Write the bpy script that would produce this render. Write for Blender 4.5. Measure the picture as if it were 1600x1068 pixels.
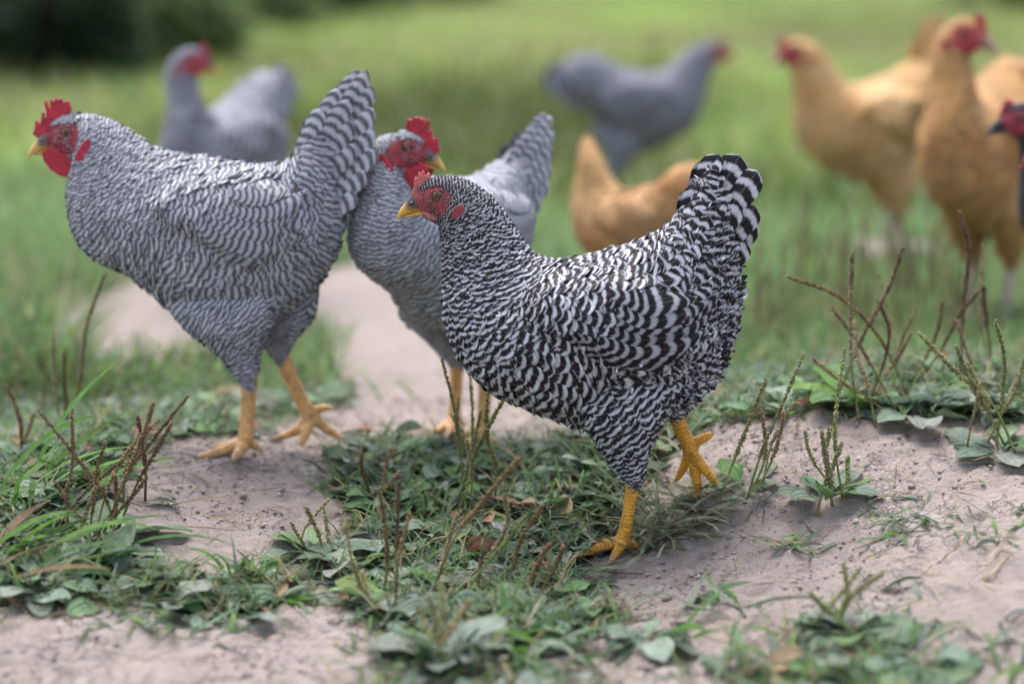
import bpy, bmesh, math, random
import numpy as np
from mathutils import Vector, Matrix
from mathutils.kdtree import KDTree

for o in list(bpy.data.objects):
    bpy.data.objects.remove(o)
scene = bpy.context.scene
C = scene.collection
rng = np.random.default_rng(7)
random.seed(7)

# ------------------------------------------------------------------ camera
FPX = 85.0 / 36.0 * 1600.0
CAM_Z = 0.66
PITCH = math.atan(634.0 / FPX)
cam_d = bpy.data.cameras.new('camera')
cam_d.sensor_width = 36.0
cam_d.lens = 85.0
cam_d.clip_start = 0.05
cam_d.clip_end = 2000.0
cam_d.dof.use_dof = True
cam_d.dof.focus_distance = 2.58
cam_d.dof.aperture_fstop = 2.2
cam = bpy.data.objects.new('camera', cam_d)
C.objects.link(cam)
cam.location = (0, 0, CAM_Z)
cam.rotation_euler = (math.pi / 2 - PITCH, 0, 0)
scene.camera = cam

# ------------------------------------------------------------------ sky, sun, exposure
SUN_EL, SUN_AZ = math.radians(68), math.radians(335)      # azimuth measured from +Y clockwise
w = bpy.data.worlds.new('World')
scene.world = w
w.use_nodes = True
wn, wl = w.node_tree.nodes, w.node_tree.links
wn.clear()
sky = wn.new('ShaderNodeTexSky')
sky.sky_type = 'NISHITA'
sky.sun_disc = False
sky.sun_elevation = SUN_EL
sky.sun_rotation = SUN_AZ
sky.dust_density = 3.0
sky.air_density = 1.0
hsv = wn.new('ShaderNodeHueSaturation')
hsv.inputs['Saturation'].default_value = 0.62
bg = wn.new('ShaderNodeBackground')
bg.inputs['Strength'].default_value = 0.125
wo = wn.new('ShaderNodeOutputWorld')
wl.new(sky.outputs[0], hsv.inputs['Color'])
wl.new(hsv.outputs[0], bg.inputs['Color'])
wl.new(bg.outputs[0], wo.inputs['Surface'])
sun_d = bpy.data.lights.new('sun', 'SUN')
sun_d.energy = 1.4
sun_d.angle = math.radians(50)
sun_d.color = (1.0, 0.97, 0.93)
sun = bpy.data.objects.new('sun', sun_d)
C.objects.link(sun)
sd = Vector((math.sin(SUN_AZ) * math.cos(SUN_EL), math.cos(SUN_AZ) * math.cos(SUN_EL), math.sin(SUN_EL)))
sun.rotation_euler = (-sd).to_track_quat('-Z', 'Y').to_euler()
vs = scene.view_settings
vs.view_transform = 'Standard'
vs.look = 'None'
vs.exposure = 1.64
vs.gamma = 1.0
vs.use_curve_mapping = False
scene.cycles.use_denoising = True
scene.cycles.max_bounces = 6
scene.cycles.transparent_max_bounces = 4

# ------------------------------------------------------------------ helpers
def lin(r, g, b):
    f = lambda c: c / 12.92 if c <= 0.04045 else ((c + 0.055) / 1.055) ** 2.4
    return (f(r / 255), f(g / 255), f(b / 255))

def sstep(a, b, x):
    t = np.clip((x - a) / (b - a), 0, 1)
    return t * t * (3 - 2 * t)

def _hash(ix, iy, seed):
    h = (ix.astype(np.int64) * 374761393 + iy.astype(np.int64) * 668265263 + seed * 982451653) & 0x7fffffff
    h = ((h ^ (h >> 13)) * 1274126177) & 0x7fffffff
    h = h ^ (h >> 16)
    return (h & 0xffff) / 65535.0

def noise2(x, y, seed=0):
    x = np.asarray(x, float); y = np.asarray(y, float)
    ix, iy = np.floor(x), np.floor(y)
    fx, fy = x - ix, y - iy
    fx = fx * fx * (3 - 2 * fx); fy = fy * fy * (3 - 2 * fy)
    a = _hash(ix, iy, seed); b = _hash(ix + 1, iy, seed)
    c = _hash(ix, iy + 1, seed); d = _hash(ix + 1, iy + 1, seed)
    return (a + (b - a) * fx) * (1 - fy) + (c + (d - c) * fx) * fy

def fbm(x, y, seed=0, n=3):
    s = 0; a = 0.5
    for i in range(n):
        s = s + a * noise2(x * 2 ** i, y * 2 ** i, seed + i * 17)
        a *= 0.5
    return s / (1 - 0.5 ** n)

def mk_mesh(name, verts, faces, attrs=None, smooth=True):
    """faces: list of (n,k) int arrays. attrs: {name: (type, array)}"""
    me = bpy.data.meshes.new(name)
    verts = np.ascontiguousarray(verts, dtype=np.float32)
    me.vertices.add(len(verts))
    me.vertices.foreach_set('co', verts.ravel())
    if not isinstance(faces, (list, tuple)):
        faces = [faces]
    faces = [np.asarray(f, dtype=np.int32) for f in faces if len(f)]
    nl = sum(f.size for f in faces); nf = sum(len(f) for f in faces)
    me.loops.add(nl); me.polygons.add(nf)
    me.loops.foreach_set('vertex_index', np.concatenate([f.ravel() for f in faces]))
    st, k = [], 0
    for f in faces:
        st.append(k + np.arange(len(f)) * f.shape[1]); k += f.size
    me.polygons.foreach_set('loop_start', np.concatenate(st).astype(np.int32))
    me.update(calc_edges=True)
    me.validate()
    if smooth:
        me.polygons.foreach_set('use_smooth', np.ones(len(me.polygons), dtype=bool))
    for an, (ty, arr) in (attrs or {}).items():
        a = me.attributes.new(an, ty, 'POINT')
        key = {'FLOAT': 'value', 'FLOAT_VECTOR': 'vector', 'FLOAT_COLOR': 'color'}[ty]
        a.data.foreach_set(key, np.ascontiguousarray(arr, dtype=np.float32).ravel())
    return me

def obj(name, me, mat, parent=None):
    o = bpy.data.objects.new(name, me)
    C.objects.link(o)
    if mat is not None and len(me.materials) == 0:
        me.materials.append(mat)
    o.parent = parent
    return o

def tag(o, label=None, cat=None, group=None, kind=None):
    for k, v in (('label', label), ('category', cat), ('group', group), ('kind', kind)):
        if v:
            o[k] = v
    return o

def empty(name, loc=(0, 0, 0), rz=0.0):
    o = bpy.data.objects.new(name, None)
    C.objects.link(o)
    o.empty_display_size = 0.05
    o.location = loc
    o.rotation_euler = (0, 0, rz)
    return o

# ------------------------------------------------------------------ picture <-> ground
CP, SP = math.cos(PITCH), math.sin(PITCH)
def ray(px, py):
    x = (px - 800.0) / FPX; u = (534.0 - py) / FPX
    return np.array([x, CP + u * SP, -SP + u * CP])

def hgt(x, y):
    x = np.asarray(x, float); y = np.asarray(y, float)
    h = 0.125 * np.exp(-0.5 * (((x - 0.52) / 0.36) ** 2 + ((y - 2.93) / 0.32) ** 2))
    h = h + 0.05 * np.exp(-0.5 * (((x - 0.75) / 0.3) ** 2 + ((y - 2.4) / 0.25) ** 2))
    h = h + 0.03 * np.exp(-0.5 * (((x + 0.55) / 0.2) ** 2 + ((y - 2.55) / 0.22) ** 2))
    h = h + 0.05 * np.exp(-0.5 * (((x + 0.40) / 0.20) ** 2 + ((y - 2.9) / 0.3) ** 2)) - 0.03 * np.exp(-0.5 * (((x - 0.08) / 0.2) ** 2 + ((y - 2.5) / 0.2) ** 2))
    h = h + 0.042 * np.exp(-0.5 * (((x - 0.27) / 0.11) ** 2 + ((y - 2.68) / 0.11) ** 2))
    h = h + 0.02 * (fbm(x * 2.2 + 5, y * 2.2, 3, 2) - 0.5)
    return h

def hfine(x, y):
    near = np.exp(-np.maximum(0, y - 3.2) * 0.8)
    d = 0.014 * (fbm(x * 14, y * 14, 11, 3) - 0.5) + 0.011 * (fbm(x * 55, y * 55, 23, 2) - 0.5)
    # little crumbly ridges
    r = np.abs(fbm(x * 24 + 3, y * 24, 41, 3) - 0.5)
    d = d - 0.006 * np.exp(-(r / 0.035) ** 2)
    return d * near

_TS = np.concatenate([np.linspace(1.5, 6, 2200), np.geomspace(6, 400, 1500)])
def ground_at(px, py):
    d = ray(px, py)
    z = CAM_Z + d[2] * _TS; g = hgt(d[0] * _TS, d[1] * _TS)
    k = np.argmax(z < g)
    t = _TS[k] if z[k] < g[k] else 300.0
    return np.array([d[0] * t, d[1] * t, float(hgt(d[0] * t, d[1] * t))])

def at_depth(px, py, Y):
    d = ray(px, py)
    t = Y / d[1]
    return np.array([d[0] * t, Y, CAM_Z + d[2] * t])

# ------------------------------------------------------------------ materials
def new_mat(name):
    m = bpy.data.materials.new(name)
    m.use_nodes = True
    nt = m.node_tree
    b = nt.nodes['Principled BSDF']
    return m, nt.nodes, nt.links, b

def attr(n, name):
    a = n.new('ShaderNodeAttribute'); a.attribute_name = name
    return a

def math_node(n, l, op, a, b=None, c=None):
    m = n.new('ShaderNodeMath'); m.operation = op
    for i, v in enumerate((a, b, c)):
        if v is None: continue
        if isinstance(v, (int, float)): m.inputs[i].default_value = v
        else: l.new(v, m.inputs[i])
    return m.outputs[0]

def mixc(n, l, fac, a, b, blend='MIX'):
    m = n.new('ShaderNodeMix'); m.data_type = 'RGBA'; m.blend_type = blend
    for i, v in ((0, fac), (6, a), (7, b)):
        if isinstance(v, (int, float)): m.inputs[i].default_value = v
        elif isinstance(v, tuple): m.inputs[i].default_value = (*v[:3], 1)
        else: l.new(v, m.inputs[i])
    return m.outputs[2]

def noise_node(n, l, vec, scale, detail=2, rough=0.5):
    t = n.new('ShaderNodeTexNoise')
    t.inputs['Scale'].default_value = scale
    t.inputs['Detail'].default_value = detail
    t.inputs['Roughness'].default_value = rough
    if vec is not None: l.new(vec, t.inputs['Vector'])
    return t

def mapr(n, l, v, a, b, c=0.0, d=1.0, smooth=False):
    m = n.new('ShaderNodeMapRange')
    if smooth: m.interpolation_type = 'SMOOTHSTEP'
    l.new(v, m.inputs[0])
    for i, x in zip((1, 2, 3, 4), (a, b, c, d)): m.inputs[i].default_value = x
    return m.outputs[0]

def feather_mat(name, dark, white, bias=0.0, soft=0.45, barred=True, wob=0.2, grain=0.35):
    m, n, l, b = new_mat(name)
    fv = attr(n, 'fv'); sep = n.new('ShaderNodeSeparateXYZ'); l.new(fv.outputs['Vector'], sep.inputs[0])
    u, v, r = sep.outputs
    tc = n.new('ShaderNodeTexCoord')
    # barbs: fine streaks running out and forward from the shaft
    au = math_node(n, l, 'ABSOLUTE', u)
    k = math_node(n, l, 'MULTIPLY_ADD', au, -0.55, v)
    cx = n.new('ShaderNodeCombineXYZ')
    l.new(math_node(n, l, 'MULTIPLY', k, 26.0), cx.inputs[0])
    l.new(math_node(n, l, 'MULTIPLY', u, 1.6), cx.inputs[1])
    l.new(math_node(n, l, 'MULTIPLY', r, 91.0), cx.inputs[2])
    barb = noise_node(n, l, cx.outputs[0], 1.0, 2, 0.6)
    cx2 = n.new('ShaderNodeCombineXYZ')
    l.new(math_node(n, l, 'MULTIPLY', u, 9.0), cx2.inputs[0])
    l.new(math_node(n, l, 'MULTIPLY', v, 2.0), cx2.inputs[1])
    l.new(math_node(n, l, 'MULTIPLY', r, 57.0), cx2.inputs[2])
    streak = noise_node(n, l, cx2.outputs[0], 1.0, 2, 0.6)
    if barred:
        ph = attr(n, 'phase')
        nz = noise_node(n, l, tc.outputs['Object'], 110.0, 2, 0.6)
        p = math_node(n, l, 'MULTIPLY_ADD', math_node(n, l, 'SUBTRACT', nz.outputs[0], 0.5), wob * 1.6, ph.outputs['Fac'])
        p = math_node(n, l, 'MULTIPLY_ADD', math_node(n, l, 'SUBTRACT', streak.outputs[0], 0.5), wob, p)
        ta = attr(n, 'tint')
        p = math_node(n, l, 'ADD', p, math_node(n, l, 'MULTIPLY', ta.outputs['Alpha'], math_node(n, l, 'MULTIPLY', u, u)))
        s = math_node(n, l, 'SINE', math_node(n, l, 'MULTIPLY', p, 2 * math.pi))
        f = mapr(n, l, s, -soft + bias, soft + bias, 0, 1, True)
    else:
        nz = noise_node(n, l, tc.outputs['Object'], 14.0, 3, 0.6)
        f = mapr(n, l, nz.outputs[0], 0.3, 0.7)
    col = mixc(n, l, f, dark, white)
    g = mapr(n, l, barb.outputs[0], 0.25, 0.75, 1 - grain, 1 + grain * 0.55)
    g2 = mapr(n, l, r, 0, 1, 0.8, 1.12)
    gg = math_node(n, l, 'MULTIPLY', g, g2)
    cg = n.new('ShaderNodeCombineColor')
    for i in range(3): l.new(gg, cg.inputs[i])
    col = mixc(n, l, 1.0, col, cg.outputs[0], 'MULTIPLY')
    sh = mapr(n, l, au, 0.035, 0.09, 0.3, 0.0, True)
    col = mixc(n, l, sh, col, mixc(n, l, 0.5, col, (0.42, 0.38, 0.36)))
    tint = attr(n, 'tint')
    col = mixc(n, l, 1.0, col, tint.outputs['Color'], 'MULTIPLY')
    l.new(col, b.inputs['Base Color'])
    b.inputs['Roughness'].default_value = 0.55
    b.inputs['Specular IOR Level'].default_value = 0.14
    b.inputs['Sheen Weight'].default_value = 0.02
    bp = n.new('ShaderNodeBump'); bp.inputs['Strength'].default_value = 0.35; bp.inputs['Distance'].default_value = 0.0015
    l.new(barb.outputs[0], bp.inputs['Height']); l.new(bp.outputs[0], b.inputs['Normal'])
    return m

def skin_mat(name, bump=0.8, scale=900, spec=0.4, rough=0.5, sss=0.0, scutes=False):
    m, n, l, b = new_mat(name)
    a = attr(n, 'col')
    tc = n.new('ShaderNodeTexCoord')
    nz = noise_node(n, l, tc.outputs['Object'], scale, 3, 0.65)
    nz2 = noise_node(n, l, tc.outputs['Object'], scale * 0.12, 3, 0.6)
    g = math_node(n, l, 'MULTIPLY', mapr(n, l, nz.outputs[0], 0.3, 0.7, 0.78, 1.15), mapr(n, l, nz2.outputs[0], 0.3, 0.7, 0.6, 1.25))
    cg = n.new('ShaderNodeCombineColor')
    for i in range(3): l.new(g, cg.inputs[i])
    cc = mixc(n, l, 1.0, a.outputs['Color'], cg.outputs[0], 'MULTIPLY')
    cc = mixc(n, l, mapr(n, l, nz.outputs[0], 0.56, 0.72, 0, 0.38), cc, mixc(n, l, 0.5, a.outputs['Color'], (0.50, 0.42, 0.42)))
    hs_ = None
    if scutes:
        ar = attr(n, 'arc')
        p = math_node(n, l, 'MULTIPLY_ADD', nz2.outputs[0], 0.9, math_node(n, l, 'MULTIPLY', ar.outputs['Fac'], 1 / 0.0042))
        sn = math_node(n, l, 'SINE', math_node(n, l, 'MULTIPLY', p, 2 * math.pi))
        on = math_node(n, l, 'GREATER_THAN', ar.outputs['Fac'], -0.5)
        line = math_node(n, l, 'MULTIPLY', mapr(n, l, sn, 0.62, 0.97, 0, 1, True), on)
        line = math_node(n, l, 'MULTIPLY', line, mapr(n, l, nz.outputs[0], 0.35, 0.6, 0.05, 0.6))
        cc = mixc(n, l, line, cc, (0.16, 0.10, 0.05))
        hs_ = line
    l.new(cc, b.inputs['Base Color'])
    b.inputs['Roughness'].default_value = rough
    b.inputs['Specular IOR Level'].default_value = spec
    vo = n.new('ShaderNodeTexVoronoi'); vo.inputs['Scale'].default_value = scale * 0.5
    l.new(tc.outputs['Object'], vo.inputs['Vector'])
    bp = n.new('ShaderNodeBump'); bp.inputs['Strength'].default_value = bump; bp.inputs['Distance'].default_value = 0.0012
    hh_ = vo.outputs['Distance'] if hs_ is None else math_node(n, l, 'MULTIPLY_ADD', hs_, -0.8, vo.outputs['Distance'])
    l.new(hh_, bp.inputs['Height']); l.new(bp.outputs[0], b.inputs['Normal'])
    if sss:
        b.inputs['Subsurface Weight'].default_value = sss
        b.inputs['Subsurface Radius'].default_value = (0.004, 0.001, 0.0008)
        b.inputs['Subsurface Scale'].default_value = 1.0
    return m

def leaf_mat(name, trans=0.25, rough=0.6, spec=0.2):
    """colour from the 'col' attribute, veins from uvw in 'fv'"""
    m, n, l, b = new_mat(name)
    a = attr(n, 'col')
    fv = attr(n, 'fv'); sep = n.new('ShaderNodeSeparateXYZ'); l.new(fv.outputs['Vector'], sep.inputs[0])
    tc = n.new('ShaderNodeTexCoord')
    geo = n.new('ShaderNodeNewGeometry')
    nz = noise_node(n, l, geo.outputs['Position'], 70, 3, 0.6)
    nz2 = noise_node(n, l, geo.outputs['Position'], 320, 2, 0.6)
    g = math_node(n, l, 'MULTIPLY', mapr(n, l, nz.outputs[0], 0.3, 0.7, 0.72, 1.25), mapr(n, l, nz2.outputs[0], 0.3, 0.7, 0.85, 1.15))
    cg = n.new('ShaderNodeCombineColor')
    for i in range(3): l.new(g, cg.inputs[i])
    c = mixc(n, l, 1.0, a.outputs['Color'], cg.outputs[0], 'MULTIPLY')
    l.new(c, b.inputs['Base Color'])
    b.inputs['Roughness'].default_value = rough
    b.inputs['Specular IOR Level'].default_value = spec
    wv = math_node(n, l, 'SINE', math_node(n, l, 'MULTIPLY', sep.outputs[0], 14.0))
    bp = n.new('ShaderNodeBump'); bp.inputs['Strength'].default_value = 0.4; bp.inputs['Distance'].default_value = 0.001
    l.new(wv, bp.inputs['Height']); l.new(bp.outputs[0], b.inputs['Normal'])
    if trans:
        tr = n.new('ShaderNodeBsdfTranslucent'); l.new(c, tr.inputs['Color'])
        mx = n.new('ShaderNodeMixShader'); mx.inputs[0].default_value = trans
        out = n['Material Output']
        l.new(b.outputs[0], mx.inputs[1]); l.new(tr.outputs[0], mx.inputs[2]); l.new(mx.outputs[0], out.inputs['Surface'])
    return m

M = {}
M['pullet'] = feather_mat('pullet_feather', (0.019, 0.017, 0.021), (0.58, 0.58, 0.63), bias=0.3, soft=0.6)
M['cockerel'] = feather_mat('cockerel_feather', (0.085, 0.088, 0.10), (0.47, 0.48, 0.535), bias=-0.06, soft=1.05)
M['greyhen'] = feather_mat('grey_feather', (0.05, 0.053, 0.066), (0.42, 0.43, 0.50), bias=0.1, soft=0.8)
M['buff'] = feather_mat('buff_feather', (0.47, 0.265, 0.10), (0.66, 0.44, 0.21), barred=False, grain=0.25)
M['black'] = feather_mat('black_feather', (0.014, 0.015, 0.019), (0.05, 0.053, 0.064), barred=False)
M['skin'] = skin_mat('chicken_skin', scutes=True)
M['flesh'] = skin_mat('comb_flesh', bump=0.35, scale=1300, rough=0.42, sss=0.15)
M['horn'] = skin_mat('beak_horn', bump=0.05, scale=350, rough=0.35)
M['leaf'] = leaf_mat('weed_leaf')
M['grass'] = leaf_mat('grass_blade', trans=0.35, rough=0.5)
M['stalk'] = leaf_mat('seed_stalk', trans=0.0, rough=0.75, spec=0.15)

def eye_mat():
    m, n, l, b = new_mat('eye')
    a = attr(n, 'rad')
    r = n.new('ShaderNodeValToRGB'); l.new(a.outputs['Fac'], r.inputs[0])
    el = r.color_ramp.elements
    el[0].position = 0.0; el[0].color = (0.004, 0.004, 0.004, 1)
    el[1].position = 1.0; el[1].color = (0.03, 0.015, 0.008, 1)
    for p, c in ((0.45, (0.004, 0.004, 0.004)), (0.50, (0.13, 0.042, 0.008)), (0.68, (0.24, 0.085, 0.012)), (0.80, (0.08, 0.03, 0.01)), (0.86, (0.03, 0.015, 0.008))):
        e = el.new(p); e.color = (*c, 1)
    l.new(r.outputs[0], b.inputs['Base Color'])
    b.inputs['Roughness'].default_value = 0.06
    b.inputs['Coat Weight'].default_value = 0.6
    return m
M['eye'] = eye_mat()

# ------------------------------------------------------------------ lofts and feathers
def catmull(P, n):
    P = np.asarray(P, float); k = len(P)
    t = np.linspace(0, k - 1, n)
    i = np.clip(np.floor(t).astype(int), 0, k - 2); f = (t - i)[:, None]
    Q = np.vstack([2 * P[0] - P[1], P, 2 * P[-1] - P[-2]])
    p0, p1, p2, p3 = Q[i], Q[i + 1], Q[i + 2], Q[i + 3]
    return 0.5 * (2 * p1 + (p2 - p0) * f + (2 * p0 - 5 * p1 + 4 * p2 - p3) * f ** 2 + (3 * p1 - p0 - 3 * p2 + p3) * f ** 3), t

class Loft:
    """sections given by a dorsal and a ventral point (x,z), a half width and a side offset"""
    NT = 64
    def __init__(self, D, V, W, yc=None, per=8, sq=1.0):
        D, V, W = np.asarray(D, float), np.asarray(V, float), np.asarray(W, float)
        yc = np.zeros(len(D)) if yc is None else np.asarray(yc, float)
        n = (len(D) - 1) * per + 1
        A, t = catmull(np.column_stack([D, V, W, yc]), n)
        th = np.arange(self.NT) / self.NT * 2 * math.pi
        c = (A[:, 0:2] + A[:, 2:4]) / 2; h = (A[:, 0:2] - A[:, 2:4]) / 2
        ct = np.sign(np.cos(th)) * np.abs(np.cos(th)) ** sq
        st = np.sign(np.sin(th)) * np.abs(np.sin(th)) ** sq
        xz = c[:, None, :] + h[:, None, :] * ct[None, :, None]
        y = A[:, 5][:, None] + np.maximum(A[:, 4], 1e-4)[:, None] * st[None, :]
        self.S = np.stack([xz[..., 0], y, xz[..., 1]], -1)
        self.idx = t; self.per = per; self.n = n
        self.finish()
    def finish(self):
        S = self.S
        self.Pt = np.gradient(S, axis=0)
        self.Pth = (np.roll(S, -1, 1) - np.roll(S, 1, 1)) / 2
        N = np.cross(self.Pt, self.Pth)
        N /= np.linalg.norm(N, axis=-1, keepdims=True) + 1e-12
        cen = S.mean(1, keepdims=True)
        if ((S - cen) * N).sum() < 0: N = -N
        self.N = N
    def sample(self, G, t, th):
        t = np.clip(t, 0, self.n - 1.0001); th = np.mod(th, self.NT)
        i = np.floor(t).astype(int); j = np.floor(th).astype(int) % self.NT
        f = (t - i); g = (th - np.floor(th))
        if G.ndim == 3: f = f[..., None]; g = g[..., None]
        j1 = (j + 1) % self.NT
        return (G[i, j] * (1 - g) + G[i, j1] * g) * (1 - f) + (G[i + 1, j] * (1 - g) + G[i + 1, j1] * g) * f
    def closed(self):
        n, k = self.n, self.NT
        v = np.vstack([self.S.reshape(-1, 3), self.S[0].mean(0), self.S[-1].mean(0)])
        i, j = np.meshgrid(np.arange(n - 1), np.arange(k), indexing='ij')
        a = i * k + j; b = i * k + (j + 1) % k
        q = np.stack([a, b, b + k, a + k], -1).reshape(-1, 4)
        jj = np.arange(k)
        t0 = np.stack([jj * 0 + n * k, (jj + 1) % k, jj], -1)
        e = (n - 1) * k
        t1 = np.stack([jj * 0 + n * k + 1, e + jj, e + (jj + 1) % k], -1)
        return v, q, np.vstack([t0, t1])

def poisson(loft, radius_of_t, ncand, mask=None, t0=0.0):
    S = loft.S
    area = np.linalg.norm(np.cross(loft.Pt, loft.Pth), axis=-1)
    rt = radius_of_t(np.arange(loft.n))
    wgt = area / (rt[:, None] ** 2)
    wgt[int(loft.n - 2):] = 0
    p = (wgt / wgt.sum()).ravel()
    c = rng.choice(len(p), ncand, p=p)
    t = np.clip(c // loft.NT + rng.random(ncand), t0, loft.n - 1.01)
    th = c % loft.NT + rng.random(ncand)
    P = loft.sample(S, t, th)
    r = radius_of_t(t)
    if mask is not None:
        k = mask(P, t, th); P, t, th, r = P[k], t[k], th[k], r[k]
    cell = max(1e-6, float(np.max(r)))
    grid = {}; keep = []
    Pl = P.tolist(); rl = (r * r).tolist()
    fine = max(1e-6, float(np.percentile(r, 10)))
    # two-scale hash: use cell of own radius class
    cls = np.floor(np.log2(r / fine + 1e-9)).astype(int).tolist()
    for q in range(len(Pl)):
        x, y, z = Pl[q]; ok = True
        for k in (cls[q] - 1, cls[q], cls[q] + 1):
            cs = fine * 2.0 ** (k + 1)
            ix, iy, iz = int(x // cs), int(y // cs), int(z // cs)
            for a in (ix - 1, ix, ix + 1):
                for b in (iy - 1, iy, iy + 1):
                    for d in (iz - 1, iz, iz + 1):
                        for m_ in grid.get((k, a, b, d), ()):
                            X = Pl[m_]
                            if (X[0] - x) ** 2 + (X[1] - y) ** 2 + (X[2] - z) ** 2 < rl[q]:
                                ok = False; break
                        if not ok: break
                    if not ok: break
                if not ok: break
            if not ok: break
        if ok:
            cs = fine * 2.0 ** (cls[q] + 1)
            grid.setdefault((cls[q], int(x // cs), int(y // cs), int(z // cs)), []).append(q)
            keep.append(q)
    return t[keep], th[keep], P[keep]

def feather_template(rows=6, cols=3, point=0.0):
    v = np.array([0, 0.3, 0.58, 0.8, 0.93, 1.0]) if rows == 6 else np.linspace(0, 1, rows)
    w = np.interp(v, [0, 0.3, 0.58, 0.8, 0.93, 1.0], [0.45, 0.85, 1.0, 0.93 - 0.3 * point, 0.66 - 0.35 * point, 0.26 - 0.18 * point])
    u = np.linspace(-1, 1, cols)
    U = np.tile(u, (len(v), 1)); V = np.tile(v[:, None], (1, cols))
    X = U * w[:, None]
    V = V - 0.05 * np.abs(U) ** 2 * (V > 0.5) * V
    k = np.arange(len(v) - 1)[:, None] * cols + np.arange(cols - 1)[None, :]
    q = np.stack([k, k + 1, k + cols + 1, k + cols], -1).reshape(-1, 4)
    return U.ravel(), V.ravel(), X.ravel(), q

class Plume:
    """collects feathers of one bird"""
    def __init__(self):
        self.v, self.f, self.ph, self.fv, self.ti, self.t, self.n, self.ch = [], [], [], [], [], [], 0, []
    def add(self, P, q, ph, fv, tint, t, ch):
        self.ch.append(np.broadcast_to(ch, ph.shape).ravel())
        self.v.append(P.reshape(-1, 3)); self.f.append((q + self.n).reshape(-1, q.shape[-1])); self.ph.append(ph.ravel())
        self.fv.append(fv.reshape(-1, 3)); self.ti.append(tint.reshape(-1, 3)); self.t.append(t.ravel())
        self.n += P.reshape(-1, 3).shape[0]
    def arrays(self):
        return np.concatenate(self.v), np.concatenate(self.f), np.concatenate(self.ph), np.concatenate(self.fv), np.concatenate(self.ti), np.concatenate(self.t)
    def mesh(self, name, deform=None):
        v, f, ph, fv, ti, t = self.arrays()
        if deform: v = deform(v, t)
        return mk_mesh(name, v, f, {'phase': ('FLOAT', ph), 'fv': ('FLOAT_VECTOR', fv),
                                    'tint': ('FLOAT_COLOR', np.column_stack([ti, np.concatenate(self.ch)]))})

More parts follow.
